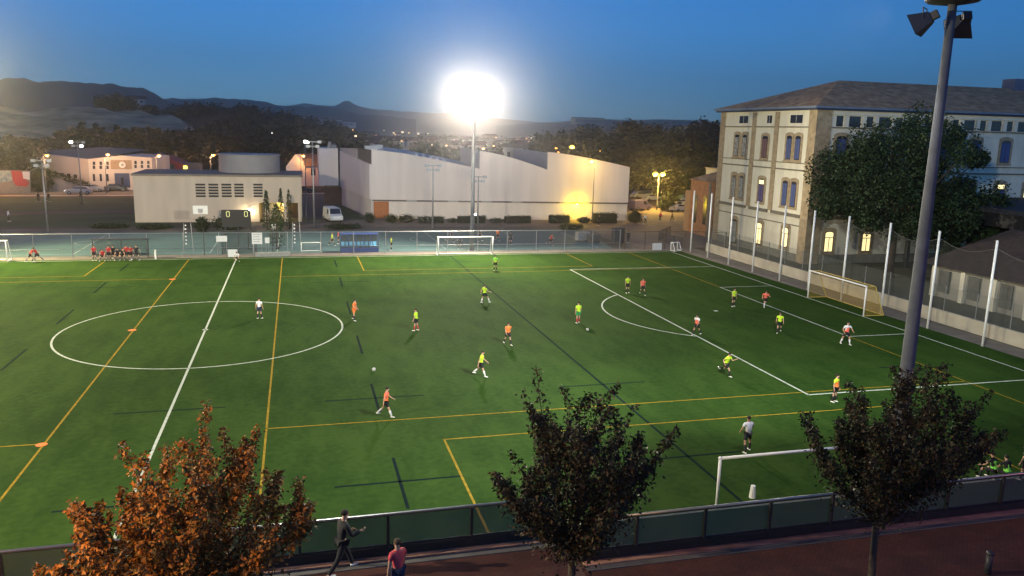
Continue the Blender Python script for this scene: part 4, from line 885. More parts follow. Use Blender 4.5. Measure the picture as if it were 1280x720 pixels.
# ------------------------------------------------------------------ vehicles
def car(loc, rz, label, col, L=4.2, Wd=1.75, H=1.45, kind='parked_car', cat='car', group=None, lit=None, van=False):
    o = empty(kind, loc, rz, label, cat, group); m = mat('paint_%02d%02d%02d' % tuple(int(99*c) for c in col), col, .3, .05, 1, spec=.6)
    h = L/2; w2 = Wd/2; wr = .31
    if van: side = [(-h, .3), (h-.1, .3), (h, .55), (h-.1, .95), (h-.75, 1.12), (h-1.25, H*.97), (h-1.7, H), (-h+.1, H), (-h, H*.85)]
    else: side = [(-h, .35), (h-.08, .3), (h, .55), (h-.15, .80), (h-1.1, .95), (h-1.75, H-.08), (h-2.2, H), (-h+.95, H-.02), (-h+.3, 1.0), (-h, .92)]
    b = MB()
    def xs_(z): return w2 * (1 - .13 * max(0, (z-.9)/(H-.9)))
    n = len(side); b.add([(x, -xs_(z), z) for x, z in side] + [(x, xs_(z), z) for x, z in side], [tuple(range(n)), tuple(reversed(range(n, 2*n)))] + [(i, (i+1) % n, n+(i+1) % n, n+i) for i in range(n)])
    b.build('body', m, o, bevel=.06)
    zb, zt = (1.1, H-.12) if not van else (1.15, H-.15)
    xf, xr = (h-1.2, -h+.6) if not van else (h-1.0, -h+.3)
    for s in (-1, 1):
        def y_(z): return s*(xs_(z)+.012)
        q = [(xr+.1, zb), (xf-.1, zb), (xf-.62, zt), (xr+.35, zt)] if not van else [(xf-1.1, zb), (xf-.15, zb), (xf-.5, zt), (xf-1.1, zt)]
        MB().prism([(x, y_(z), z) for x, z in q], (0, -s*.01, 0)).build('side_window', GLASS, o)
    a0, a1 = (side[4], side[5]); nx = .015
    MB().add([(a0[0]-.05, -w2*.84, a0[1]+.05), (a0[0]-.05, w2*.84, a0[1]+.05), (a1[0]+.06, w2*.76, a1[1]-.02), (a1[0]+.06, -w2*.76, a1[1]-.02)], [(0,1,2,3)]).build('windscreen', GLASS, o).location = (.03, 0, .02)
    for x in (h-.78, -h+.78):
        for s in (-1, 1):
            wh_ = MB().tube([(x, s*(w2-.2), wr), (x, s*(w2+.02), wr)], wr, 14).build('wheel', RUBBER, o)
            MB().tube([(x, s*(w2+.021), wr), (x, s*(w2+.03), wr)], wr*.6, 10).build('rim', GALV, wh_)
    for s in (-1, 1):
        MB().box(h-.08, h+.015, s*w2*.72-.18, s*w2*.72+.18, .6, .76).build('headlight', lit or mat('headlamp', (.6, .6, .6), .2, .05), o)
        MB().box(-h-.015, -h+.05, s*w2*.75-.14, s*w2*.75+.14, .7, .9).build('tail_light', mat('tail_red', (.3, .02, .02), .3, .1), o)
    return o
WH_, SIL, BLK, BLU_, PUR = (.68,.68,.68), (.35,.36,.38), (.025,.025,.03), (.06,.12,.25), (.13,.11,.24)
p = G(416, 276); car((p.x, p.y, 0), R_(-78), 'white van parked beside the left corner of the hall', WH_, 4.8, 1.9, 2.0, 'van', 'van', van=True)
p = G(390, 245); car((7.6, 117.0, 0), R_(5), 'dark small car before the small white house', BLK, 4.0)
p = G(96, 243.5); car((p.x, 111.0, .0), R_(185), 'silver car with bright front on the far left road', SIL, 4.6, lit=mat('headlamp_lit', (.9,.9,.9), .3, 0, emit=(1, .95, .85), estr=3))
car((-32.5, 117.5, 0), R_(5), 'grey car parked below the window block of the cream factory', SIL, 4.2)
car((-28.5, 118.8, 0), R_(5), 'dark car parked before the blue gate of the factory', BLK, 4.2)
gp = 'cars in the car park'
for (u, v, rz, c_, lab, vn) in ((800, 262.5, 20, PUR, 'purple-blue car nearest the right corner of the hall', True), (779, 261, 20, BLK, 'black car half hidden by the hall corner', False), (815, 251, 12, WH_, 'white car in the back row under the yellow lamp', False),
       (851, 264.5, 14, WH_, 'nearest white estate car at the right of the car park', False), (850, 258, 14, SIL, 'silver car behind the nearest white estate', False), (857, 252.5, 14, (.25,.42,.5), 'pale blue car in front of the grey block', False), (838, 262.5, 14, BLK, 'black car left of the nearest white estate', False), (840, 254.5, 14, (.16,.05,.05), 'dark red car in the middle of the car park', False), (826, 249.5, 12, (.2,.18,.22), 'grey van under the yellow lamp in the back row', True), (800, 248, 12, WH_, 'white car in the back row left of the yellow lamp', False)):
    p = G(u, v); car((p.x, p.y, 0), R_(rz), lab, c_, 4.3, 1.8, 1.5 if not vn else 1.9, group=gp, van=vn)
kb2 = MB()
a = G(835, 264); c = G(880, 270); struct(kb2.tube([(a.x, a.y, .05), (c.x, c.y, .05)], .12, 6).build('car_park_kerb', CONC))

# ------------------------------------------------------------------ people
SKIN = [mat('skin_light', (.48, .28, .19), .6, .08, 6), mat('skin_tan', (.36, .20, .13), .6, .08, 6)]
HAIRD = mat('hair_dark', (.018, .013, .010), .8, .2, 20); HAIRB = mat('hair_brown', (.07, .04, .02), .8, .2, 20)
CL = dict(yellow=mat('bib_yellow', (.50, .72, .03), .7, .08), orange=mat('bib_orange', (.85, .20, .04), .7, .08), red=mat('shirt_red', (.42, .025, .035), .75, .1), redorange=mat('bib_coral', (.85, .16, .10), .7, .08),
   white=mat('shirt_white', (.68, .69, .72), .75, .05), black=mat('cloth_black', (.014, .014, .018), .8, .2), green=mat('shorts_green', (.04, .28, .09), .8, .1), navy=mat('cloth_navy', (.02, .03, .07), .8, .1), pink=mat('shirt_pink_red', (.62, .07, .09), .75, .1), grey=mat('cloth_grey', (.12,.12,.13), .8, .1), lime=mat('bib_lime', (.25, .80, .10), .7, .08), trouser=mat('trouser_dark', (.02,.02,.025), .8, .2))
QUEUE = []
def skin_obj(name, nodes, edges, m, parent, root=0, sub=1, extra=None):
    """nodes: list of (pos, rx, ry)"""
    me = bpy.data.meshes.new(name); bm = bmesh.new(); lay = bm.verts.layers.skin.verify()
    vs = [bm.verts.new(n[0]) for n in nodes]
    for v, n in zip(vs, nodes): v[lay].radius = (n[1], n[2] if len(n) > 2 else n[1])
    vs[root][lay].use_root = True
    for a, b in edges: bm.edges.new((vs[a], vs[b]))
    bm.to_mesh(me); bm.free()
    o = bpy.data.objects.new(name, me); C.objects.link(o)
    s = o.modifiers.new('s', 'SKIN'); s.use_smooth_shade = True
    u = o.modifiers.new('u', 'SUBSURF'); u.levels = sub; u.render_levels = sub
    QUEUE.append((o, name, m, parent, extra)); return o
def finish_people():
    dg_ = bpy.context.evaluated_depsgraph_get(); dg_.update()
    new = [bpy.data.meshes.new_from_object(q[0].evaluated_get(dg_)) for q in QUEUE]
    for (o, name, m, parent, extra), me in zip(QUEUE, new):
        if extra:
            bm = bmesh.new(); bm.from_mesh(me)
            em = bpy.data.meshes.new('tmp'); em.from_pydata(extra.v, [], extra.f); bm.from_mesh(em); bm.to_mesh(me); bm.free(); bpy.data.meshes.remove(em)
            for p_ in me.polygons: p_.use_smooth = True
        old = o.data; bpy.data.objects.remove(o); bpy.data.meshes.remove(old)
        me.name = name; me.materials.clear(); me.materials.append(m)
        n = bpy.data.objects.new(name, me); C.objects.link(n); n.parent = parent
    QUEUE.clear()
def person(x, y, face, label, top='yellow', shirt=None, shorts='black', H=1.6, pose='stand', z=0, hair=None, skin=0, socks='black', shoes='white', seed=0, trousers=False, group=None, fem=False, detail=False, holds=None):
    """face: heading in degrees of the direction looked at (0=+x, 90=+y)"""
    rd = random.Random(hash((round(x, 2), round(y, 2))) if seed == 0 else seed)
    o = empty('person', (x, y, z), R_(face - 90), label, 'person', group)
    S = H
    LEG = dict(stand=((3,2),(-3,3)), walk=((24,8),(-20,24)), run=((46,40),(-28,62)), wide=((10,4),(-14,6)), sit=((86,88),(80,84)), kick=((-10,4),(34,20)), stretch=((30,50),(-35,10)), crouch=((92,120),(70,118)), lean=((8,4),(-4,8)), phone=((26,6),(-24,14)))[pose]
    ARM = dict(stand=((6,14,10),(-4,12,12)), walk=((-24,18,10),(24,30,10)), run=((-42,80,14),(42,86,14)), wide=((18,52,26),(-4,44,30)), sit=((35,40,10),(30,50,8)), kick=((-30,30,34),(30,34,32)), stretch=((80,10,6),(10,20,20)), crouch=((50,40,10),(45,45,10)), lean=((64,96,6),(30,60,10)), phone=((14,70,4),(22,84,4)))[pose]
    LEAN = dict(stand=1, walk=5, run=14, wide=3, sit=10, kick=-4, stretch=24, crouch=28, lean=8, phone=6)[pose] + rd.uniform(-2, 2)
    if rd.random() < .5 and pose in ('walk', 'run', 'stand', 'wide'): LEG = LEG[::-1]; ARM = ARM[::-1]
    j = lambda a: a + rd.uniform(-4, 4)
    def rot(v, a):  # rotate in the sagittal (y,z) plane; + swings forward
        c, s = math.cos(R_(a)), math.sin(R_(a)); return Vector((v[0], v[1]*c - v[2]*s, v[1]*s + v[2]*c))
    wsh = .098 if fem else .108
    def T(v): return rot(Vector(v), -LEAN)
    hipz = .515; legs = []
    for s, (a, kb_) in zip((-1, 1), LEG):
        a, kb_ = j(a), max(2, j(kb_)); spl = .015 + (.05 if pose in ('wide', 'kick', 'sit', 'crouch') else .006)
        hp_ = Vector((s*.052, 0, -.01)); kn = hp_ + rot((s*spl, 0, -.235), a); an = kn + rot((s*spl*.4, 0, -.235), a - kb_)
        fa_ = a - kb_ if pose in ('run', 'kick') else 0
        fa_ = max(-50, min(30, fa_)); toe = an + rot((s*.012, .085, -.028), fa_*.8); heel = an + rot((0, -.022, -.03), fa_*.8)
        legs.append((hp_, kn, an, toe, heel))
    low = min(min(l[3].z, l[4].z) for l in legs) - .016
    pel = Vector((0, 0, -low)); 
    if pose == 'sit': pel.z = max(pel.z, .28)
    P = lambda v: (pel + v) * S
    sp1, ch, nb_, nk, hd, cr = T((0, 0, .085)), T((0, -.004, .20)), T((0, .0, .285)), T((0, .004, .325)), T((0, .012, .385)), T((0, .010, .43))
    nodes = [(P(Vector((0,0,.01))), .070*S, .055*S), (P(sp1), .058*S, .046*S), (P(ch), .074*S, .054*S), (P(nb_), .045*S, .036*S), (P(nk), .031*S, .031*S), (P(hd), .044*S, .052*S), (P(cr), .034*S, .040*S)]
    edges = [(0,1),(1,2),(2,3),(3,4),(4,5),(5,6)]
    fw = (T((0, .06, .375)) - T((0, 0, .375))); nodes.append((P(hd + fw*.95 + Vector((0,0,-.004))), .012*S, .014*S)); edges.append((5, 7))   # nose
    arms = []; ex = MB()
    for s, (a, eb, ab) in zip((-1, 1), ARM):
        a, eb = j(a), j(eb); sh = T((s*wsh, 0, .262)); el = sh + rot((s*math.sin(R_(ab))*.17, 0, -.17*math.cos(R_(ab))), a - LEAN*.5); wr_ = el + rot((s*math.sin(R_(ab*.4))*.14 - (s*.05 if pose in ('lean','wide') else 0), 0, -.14), a + eb - LEAN*.5)
        hdv = (wr_ - el).normalized(); pa = wr_ + hdv*.035
        k = len(nodes); nodes += [(P(sh), .034*S), (P(el), .022*S), (P(wr_), .0155*S), (P(pa), .017*S, .010*S)]; edges += [(2, k), (k, k+1), (k+1, k+2), (k+2, k+3)]
        arms.append((sh, el, wr_))
        sd2 = Vector((s, 0, 0)); side_ = (sd2 - hdv*sd2.dot(hdv)).normalized(); nrm = hdv.cross(side_)
        fwd = Vector((0, 1, 0)); fwd = (fwd - hdv*fwd.dot(hdv)).normalized(); pn = side_ * -1
        for q in range(4):
            b0 = pa + fwd*(.011 - q*.0075) + hdv*.006; Lf = (.036, .041, .038, .030)[q]
            ex.tube([P(b0), P(b0 + hdv*Lf*.5 + pn*.004), P(b0 + hdv*Lf + pn*.016)], [.0052*S, .0046*S, .0036*S], 5)
        tb = wr_ + hdv*.012 + fwd*.012; ex.tube([P(tb), P(tb + fwd*.014 + hdv*.014), P(tb + fwd*.018 + hdv*.03 + pn*.006)], [.0062*S, .0056*S, .0042*S], 5)
    for (hp_, kn, an, toe, heel) in legs:
        k = len(nodes); mid = kn.lerp(an, .35); nodes += [(P(hp_), .050*S), (P(kn), .030*S), (P(mid), .031*S), (P(an), .0175*S), (P(toe), .014*S)]; edges += [(0, k), (k, k+1), (k+1, k+2), (k+2, k+3), (k+3, k+4)]
    # ears and eyes on the head
    for s in (-1, 1): ex.ellipsoid(P(hd + Vector((s*.046, -.004, -.002))), (.006*S, .010*S, .015*S), 6, 5)
    skin_obj('body', nodes, edges, SKIN[skin], o, 0, 2 if detail else 1, ex)
    ey = MB()
    for s in (-1, 1): ey.ellipsoid(P(hd + fw*.80 + Vector((s*.018, 0, .010))), (.0055*S,)*3, 6, 5)
    ey.build('eyes', BLACKP, o)
    MB().ellipsoid(P(hd + fw*.86 + Vector((0, 0, -.024))), (.015*S, .006*S, .004*S), 8, 5).build('mouth', mat('lips', (.3, .1, .08), .6), o)
    hm = HAIRB if hair == 'brown' else HAIRD
    hc = hd + T((0, -.012, .022)) - T((0,0,0)); hb_ = MB().ellipsoid(P(hc + Vector((0, 0, .006))), (.052*S, .058*S, .044*S), 12, 8)
    if fem: hb_.tube([P(hc), P(hc + Vector((0, -.045, -.03))), P(hc + Vector((0, -.05, -.09)))], [.035*S, .03*S, .008*S], 8)
    hb_.build('hair', hm, o, True)
    sm = CL[shirt or top]; mr = .010*S
    # shirt: torso and sleeves
    tn = [(P(Vector((0,0,-.012 if trousers or detail else .02))), .074*S+mr*1.5, .060*S+mr*1.5), (P(sp1), .066*S+mr, .054*S+mr), (P(ch), .076*S+mr, .056*S+mr), (P(nb_ + Vector((0,0,.008))), .066*S+mr, .046*S+mr), (P(nk + Vector((0,0,-.018))), .036*S+mr*.6)]; te = [(0,1),(1,2),(2,3),(3,4)]
    for sh, el, wr_ in arms:
        k = len(tn); f = 1.0 if trousers and not fem else .62
        tn += [(P(sh), .034*S+mr), (P(sh.lerp(el, f)), .026*S+mr)]; te += [(2, k), (k, k+1)]
        if f == 1.0: tn.append((P(wr_), .02*S+mr)); te.append((k+1, k+2))
    skin_obj('shirt', tn, te, sm, o, 1, 1)
    if shirt:   # a training bib over the shirt
        tn = [(P(Vector((0,0,.045))), .074*S+mr*1.7, .060*S+mr*1.7), (P(sp1), .066*S+mr*1.8, .054*S+mr*1.8), (P(ch), .094*S+mr*1.6, .062*S+mr*1.9), (P(nb_ + Vector((0,0,-.022))), .078*S+mr*1.5, .046*S+mr*1.6)]
        skin_obj('bib', tn, [(0,1),(1,2),(2,3)], CL[top], o, 1, 1)
    tn = [(P(Vector((0,0,.015))), .072*S+mr, .058*S+mr)]; te = []
    for (hp_, kn, an, toe, heel) in legs:
        k = len(tn); f = .78
        tn += [(P(hp_), .050*S+mr), (P(hp_.lerp(kn, f if not trousers else 1)), (.040 if not trousers else .032)*S+mr)]; te += [(0, k), (k, k+1)]
        if trousers: tn.append((P(an), .022*S+mr)); te.append((k+1, k+2))
    skin_obj('trousers' if trousers else 'shorts', tn, te, CL[shorts], o, 0, 1)
    for (hp_, kn, an, toe, heel) in legs:
        if not trousers:
            MB().tube([P(kn.lerp(an, .2)), P(kn.lerp(an, .42)), P(kn.lerp(an, .75)), P(an)], [.033*S, .035*S, .025*S, .021*S], 8).build('sock', CL[socks] if socks in CL else WHITE, o, True)
        MB().tube([P(heel + Vector((0, -.012, .008))), P(heel + Vector((0,.01,.012))), P(heel.lerp(toe, .6) + Vector((0,0,.008))), P(toe + Vector((0,.015,.0)))], [.014*S, .022*S, .021*S, .013*S], 8).build('shoe', WHITE if shoes == 'white' else (BLACKP if shoes == 'black' else mat('boot_red', (.6,.08,.05), .6)), o, True)
    return o
gpl = 'football players training on the pitch'
def pl(u, v, face, label, top, pose, **k):
    q = G(u, v); kw = dict(H=1.62, group=gpl); kw.update(k); return person(q.x, q.y, face, label, top, pose=pose, **kw)
pl(601, 470.5, -20, 'person in yellow bib and black shorts walking nearest the middle of the pitch', 'yellow', 'walk', shirt='yellow', socks='white')
pl(482.5, 521, -10, 'person in orange bib and black shorts striding beside a dark blue cross', 'orange', 'walk', shirt='redorange', socks='white', H=1.62)
pl(933, 565, 95, 'person in white shirt and black shorts seen from behind above the nearest goal', 'white', 'wide', H=1.74, skin=1)
pl(324.5, 398.5, 60, 'person in white shirt standing on the edge of the centre circle', 'white', 'stand', shorts='navy', H=1.6)
pl(605.5, 379.5, 20, 'person in yellow bib walking below the far goal', 'yellow', 'kick', shirt='yellow', socks='white')
pl(722.5, 404, 100, 'person in yellow bib with green shorts and red socks', 'yellow', 'stand', shirt='yellow', shorts='green', socks='red', H=1.66)
pl(870.5, 419, -150, 'person in coral bib over white shirt where the arc meets the box line', 'redorange', 'walk', shirt='white', skin=1)
pl(443, 400.5, -30, 'person in orange bib just right of the centre circle', 'orange', 'wide', shirt='orange', shorts='orange')
pl(520, 413.5, 150, 'person in yellow bib with red socks between circle and goal', 'yellow', 'stand', shirt='yellow', socks='red')
pl(634.5, 431, -80, 'person in orange bib and black shorts near the long dark blue line', 'orange', 'walk', shirt='orange')
pl(619, 338.5, 90, 'person in yellow bib with dark legs right of the far goal', 'yellow', 'stand', shirt='lime')
pl(784, 366.5, -90, 'person in yellow bib left of a coral one inside the far part of the box', 'yellow', 'stand')
pl(803, 368.5, -100, 'person in coral bib right of a yellow one inside the far part of the box', 'redorange', 'walk', shirt='redorange')
pl(916.5, 383.5, -80, 'person in yellow bib near the penalty spot', 'yellow', 'stand', shirt='yellow')
pl(956, 384, -110, 'person in coral bib standing on the goal area line', 'redorange', 'run', shirt='redorange', socks='white')
pl(973.5, 416, -120, 'person in yellow bib walking inside the goal area line', 'yellow', 'walk', shirt='yellow')
pl(1057, 431, -95, 'person in coral bib over white shirt nearest the right goal', 'redorange', 'wide', shirt='white', H=1.7, socks='white')
pl(907, 469.5, -60, 'person in yellow bib running in the lower part of the box', 'yellow', 'run', shirt='yellow')
pl(1043, 503, -60, 'person in orange bib half hidden behind the crown of the right tree', 'orange', 'stand', shirt='yellow')
pl(297, 327, -100, 'small person in white top crouching by the white board', 'white', 'crouch', H=1.55, group=None)
for i, (u, v, fc, ps, lab) in enumerate(((1240, 601, 100, 'sit', 'person in lime bib sitting low behind the right railing'), (1256, 606, 80, 'sit', 'person in lime bib bending closest to the right railing'), (1278, 600, 120, 'stand', 'person in lime bib standing at the right edge of the photo'))):
    pl(u, v, fc, lab, 'lime', ps, shirt='black', H=1.6)
gr = 'red shirted players gathered at the team shelter'
for (u, v, fc, ps, lab, t_) in ((39, 328, 0, 'stretch', 'left one of two red shirted people reaching to each other', 'red'), (47, 327.5, 180, 'stretch', 'right one of two red shirted people reaching to each other', 'red'),
      (118, 326, -60, 'stand', 'red shirted person at the left end of the team shelter', 'red'), (129, 326, -90, 'sit', 'second red shirted person from the left at the shelter', 'red'), (136.5, 326, -90, 'stand', 'third red shirted person from the left at the shelter', 'red'), (142, 325, -90, 'walk', 'dark clothed person in the middle of the shelter group', 'black'),
      (148, 325, -90, 'sit', 'black clothed person sitting in the shelter', 'black'), (159, 325.5, -90, 'wide', 'red shirted person left of the two at the right end', 'red'), (164, 325.5, -60, 'walk', 'red shirted person second from the right end of the shelter', 'red'), (171, 325.5, -120, 'kick', 'dark topped person stretching at the right end of the shelter', 'black'), (154, 325, -90, 'sit', 'black clothed person bending over bags in the shelter', 'black')):
    pl(u, v, fc, lab, t_, ps, group=gr, H=1.62, socks='grey')
gc = 'people playing on the teal court beyond the fence'
for (u, v, fc, ps, lab, t_) in ((415, 307, 0, 'walk', 'person in yellow on the teal court left of the dugout', 'yellow'), (423, 305, 180, 'stand', 'person in dark red beside the yellow one on the teal court', 'red'), (489, 313, 180, 'stand', 'person in yellow just behind the fence right of the dugout', 'yellow'),
      (563, 303, 0, 'run', 'dark clothed person on the court seen through the far goal', 'black'), (600, 302, 180, 'walk', 'dark clothed person on the court above the right goal post', 'black'), (575, 311, 90, 'wide', 'person in dark purple close behind the far goal', 'navy'), (622, 301, -90, 'walk', 'orange clothed person far out on the court right of the far goal', 'orange'), (638, 306, -90, 'stand', 'dark clothed person standing far right on the court', 'black'), (688, 307, 0, 'run', 'red shirted person running at the right end of the court', 'red')):
    pl(u, v, fc, lab, t_, ps, group=gc, H=1.65)
gz = 'people strolling on the orange lit plaza'
for (u, v, fc, ps, lab, t_) in ((801, 280, 0, 'walk', 'dark topped person left of the white clothed one on the plaza', 'grey'), (806.5, 280, 180, 'walk', 'white clothed person on the plaza right of the hall', 'white'), (825, 277, 0, 'walk', 'pink clothed person on the plaza below the car park', 'pink'), (840, 277, 180, 'walk', 'dark clothed person on the plaza near the orange annex', 'black'), (749, 282, 180, 'stand', 'dark clothed person by the slim yellow lamp post', 'black'), (785, 304, 90, 'stand', 'dark clothed person by the locker at the court corner', 'black')):
    pl(u, v, fc, lab, t_, ps, group=gz, H=1.68, shorts='trouser', trousers=True)
for (u, v, fc, lab) in ((48, 252, 0, 'dark clothed person left on the far road pavement'), (61, 252, 0, 'dark clothed person right on the far road pavement'), (101, 248, 0, 'dark clothed person walking before the silver car')):
    pl(u, v, fc, lab, 'black', 'walk', group='passers-by on the far pavement', trousers=True, shorts='trouser', H=1.7)
pl(11, 277, 0, 'white topped person on the worn track at the left edge', 'white', 'stand', group=None, trousers=True, shorts='trouser', H=1.7)
# the two people on the promenade
q = G(428, 716, PZ); person(q.x, q.y, 20, 'dark clothed person in white shoes striding along the railing at the lower left', 'black', shorts='black', pose='phone', z=PZ, H=1.78, trousers=True, detail=True, seed=5)
q = AY(497, 672, -39.6); person(q.x, -39.6, 120, 'child in a red shirt cut off by the bottom edge beside the dark person', 'pink', shorts='navy', pose='stand', z=PZ, H=q.z - PZ, hair='brown', detail=True, seed=9)
finish_people()
def ball(x, y, label, r=.11):
    o = MB().ellipsoid((0, 0, r), (r, r, r), 12, 8).build('football', mat('ball_grey', (.4, .4, .38), .6), None, True); o.location = (x, y, .014); tag(o, label, 'ball')
ball(26.0, -4.6, 'white football near the person with green shorts'); ball(10.3, -11.6, 'white football lying left of the orange bib and dark cross')
q = G(1234, 717, PZ); o = empty('bollard', (q.x, q.y, PZ), 0, 'short dark bollard at the lower right on the red paving', 'bollard')
MB().tube([(0,0,0), (0,0,.55)], [.09, .08], 12).build('post', DARKM, o, True); MB().ellipsoid((0,0,.57), (.1,.1,.07), 12, 6).build('cap', DARKM, o, True)
# promenade lamps that light the near trees and paving from outside the frame
street_lamp(-1.2, -45.3, 6.5, SOD, 'orange promenade lamp outside the lower left of the photo', 'promenade lamps', ((0, 1.0),), (1900, (1, .48, .10)), bs=.2, z=PZ)
street_lamp(30.0, -50.0, 6.5, SOD, 'orange promenade lamp outside the lower right of the photo', 'promenade lamps', ((math.pi, 1.0),), (800, (1, .20, .08)), bs=.2, z=PZ)

# ------------------------------------------------------------------ hills
from mathutils import noise as mn
def hill(name, pts, dist, depth, m, front=.6, rough=1.0, base=-1.0, nx=160, ny=14, seed=0, cliff=0):
    """ridge whose crest follows the (u,v) outline at the given distance; slopes both ways to the ground"""
    us = np.linspace(pts[0][0], pts[-1][0], nx); vs_ = np.interp(us, [p[0] for p in pts], [p[1] for p in pts])
    V = []; 
    for i in range(nx):
        d = ray(us[i], vs_[i]); hz = Vector((d.x, d.y)).length; t = dist / hz; top = CAM + d*t; hd = Vector((d.x, d.y, 0)).normalized()
        for j in range(ny):
            f = j / (ny - 1); s = (f - front) / (front if f < front else 1 - front)   # -1..0..1
            off = s * (depth*front if s < 0 else depth*(1-front))
            k = (1 - abs(s)) ** (.55 if cliff else .9)
            if cliff and s < 0: k = min(1, k*1.0) if s > -.55 else k * .9
            p = Vector((top.x, top.y, 0)) + hd*off; h = top.z*k
            n = mn.fractal(Vector((p.x, p.y, seed*100))*(14/dist), 1, 2, 5)
            h += n * rough * top.z * .22 * (1 if 0 < abs(s) < 1 else .12)
            V.append((p.x, p.y, max(h, base) if abs(s) < .999 else base))
    Fc = [(i*ny+j, (i+1)*ny+j, (i+1)*ny+j+1, i*ny+j+1) for i in range(nx-1) for j in range(ny-1)]
    o = MB().add(V, Fc).build(name, m, None, True); o['kind'] = 'structure'; return o
EARTH = mat('eroded_earth', (.30, .16, .08), .95, .3, .09, col2=(.72, .47, .28), det=12, bump=1.0, stretch=(1, 1, 4))
SCRUB = mat('scrub_hill', (.03, .035, .018), .95, .3, .03, col2=(.07, .065, .04), det=10)
FARH = mat('far_hill', (.07, .065, .06), .95, .3, .004, col2=(.12, .10, .085), det=8)
hill('far_mesa', [(-500, 112), (-200, 104), (0, 100), (60, 102), (150, 107), (180, 110), (192, 118), (210, 126), (260, 134)], 1300, 700, FARH, cliff=1, seed=1)
hill('middle_hill', [(170, 132), (215, 123), (260, 123.5), (305, 128), (340, 131), (400, 134), (440, 140), (520, 150)], 1900, 700, FARH, seed=2)
hill('distant_mountain', [(300, 140), (345, 134), (380, 128), (400, 132), (418, 133), (430, 126), (436, 124.5), (444, 129), (465, 135), (500, 138), (560, 140), (620, 146), (680, 152), (760, 160)], 2900, 900, FARH, seed=3, nx=240, rough=.5)
hill('right_plateau', [(620, 157), (690, 152), (712, 149), (760, 147.5), (800, 149), (905, 151), (1000, 153), (1300, 158), (1700, 168)], 2400, 900, mat('blue_far_hill', (.05, .055, .05), .95, .2, .004), seed=4, rough=.4)
hill('eroded_cliff', [(-400, 136), (-100, 130), (0, 132), (60, 137), (110, 138), (170, 141), (215, 147), (240, 160), (262, 176), (275, 186)], 400, 120, EARTH, front=.62, cliff=1, seed=5, rough=.9, nx=260, ny=26)
hill('wooded_hill', [(120, 150), (180, 138), (225, 132), (290, 134), (345, 140), (390, 152), (430, 164), (465, 176)], 470, 190, SCRUB, front=.5, seed=6)
# ------------------------------------------------------------------ woods
WOODG = [leafmat('wood_green', (.012, .022, .010), (.03, .045, .018), .3), leafmat('wood_dark', (.008, .016, .008), (.018, .030, .012), .3)]
def wood(name, spots, ls, label=None, mats=WOODG, per=150):
    """spots: (x, y, z, height, radius)"""
    Ps = []; Ls = []
    for (x, y, z, H, r) in spots:
        k = 7; 
        for _ in range(k):
            cz = rng.uniform(.3, .85); a = rng.uniform(0, 6.28); q = rng.uniform(0, .6)*r*(1.15-cz*.6); rr = r*rng.uniform(.35, .6)
            v = rng.normal(0, 1, (per//k, 3)); v /= np.linalg.norm(v, axis=1)[:, None]
            Ps.append(np.array([x+math.cos(a)*q, y+math.sin(a)*q, z+cz*H]) + v*np.array([rr, rr, rr*1.15])*rng.uniform(.5, 1.05, (per//k, 1)))
    P = np.concatenate(Ps); o = leaf_mesh(name, P, rng.uniform(ls*.6, ls*1.3, len(P)), mats, None, .8, .1); o['kind'] = 'stuff'; return o
def scatter(n, us, vs_, dist, H, r, seed, top=None, z=0):
    rd = random.Random(seed); out = []
    for _ in range(n):
        u = rd.uniform(*us); D = rd.uniform(*dist); d = ray(u, 160); hz = Vector((d.x, d.y)).normalized(); h = rd.uniform(*H)
        if top:
            vt_ = np.interp(u, [p[0] for p in top], [p[1] for p in top]); dd = ray(u, vt_); t = D/Vector((dd.x, dd.y)).length; zz = (CAM + dd*t).z - h; zz = zz if z is None else max(z, min(zz, z + 999)) if zz > z else z
            if zz <= z: h = max(3, (CAM + dd*t).z)
        else: zz = z
        out.append((CAM.x + hz.x*D, CAM.y + hz.y*D, zz, h, rd.uniform(*r)))
    return out
# dense wood on the dark slope behind the pavilion
sl = []
for (k, D0, D1, dv) in ((60, 250, 285, 34), (70, 285, 330, 24), (80, 330, 380, 14), (90, 380, 440, 7), (60, 440, 470, 1)):
    tp = [(190, 178), (215, 168), (250, 158), (300, 134+dv), (345, 138+dv), (390, 150+dv*.8), (440, 161+dv*.6), (470, 176)] if dv > 2 else [(200, 132), (225, 128), (262, 129), (300, 130), (345, 136), (390, 147), (420, 152), (450, 165)]
    sl += scatter(k, (215, 455), None, (D0, D1), (9, 14), (3.5, 5.5), int(D0), top=tp)
wood('wooded_slope', sl, 1.5)
wood('hilltop_trees', scatter(30, (125, 170), None, (405, 425), (6, 9), (3, 5), 77, top=[(120, 125), (145, 119), (170, 124)]) + scatter(10, (170, 235), None, (405, 425), (4, 6), (2, 4), 78, top=[(170, 130), (235, 138)]), 1.2)
wood('scrub_under_cliff', scatter(120, (-60, 300), None, (225, 300), (5, 9), (3, 5), 79, top=[(-60, 178), (60, 176), (120, 178), (200, 172), (300, 168)]), 1.3)
wood('left_thicket', scatter(40, (-80, 45), None, (190, 225), (7, 12), (3, 5), 80, top=[(-80, 176), (0, 172), (45, 178)]), 1.1)
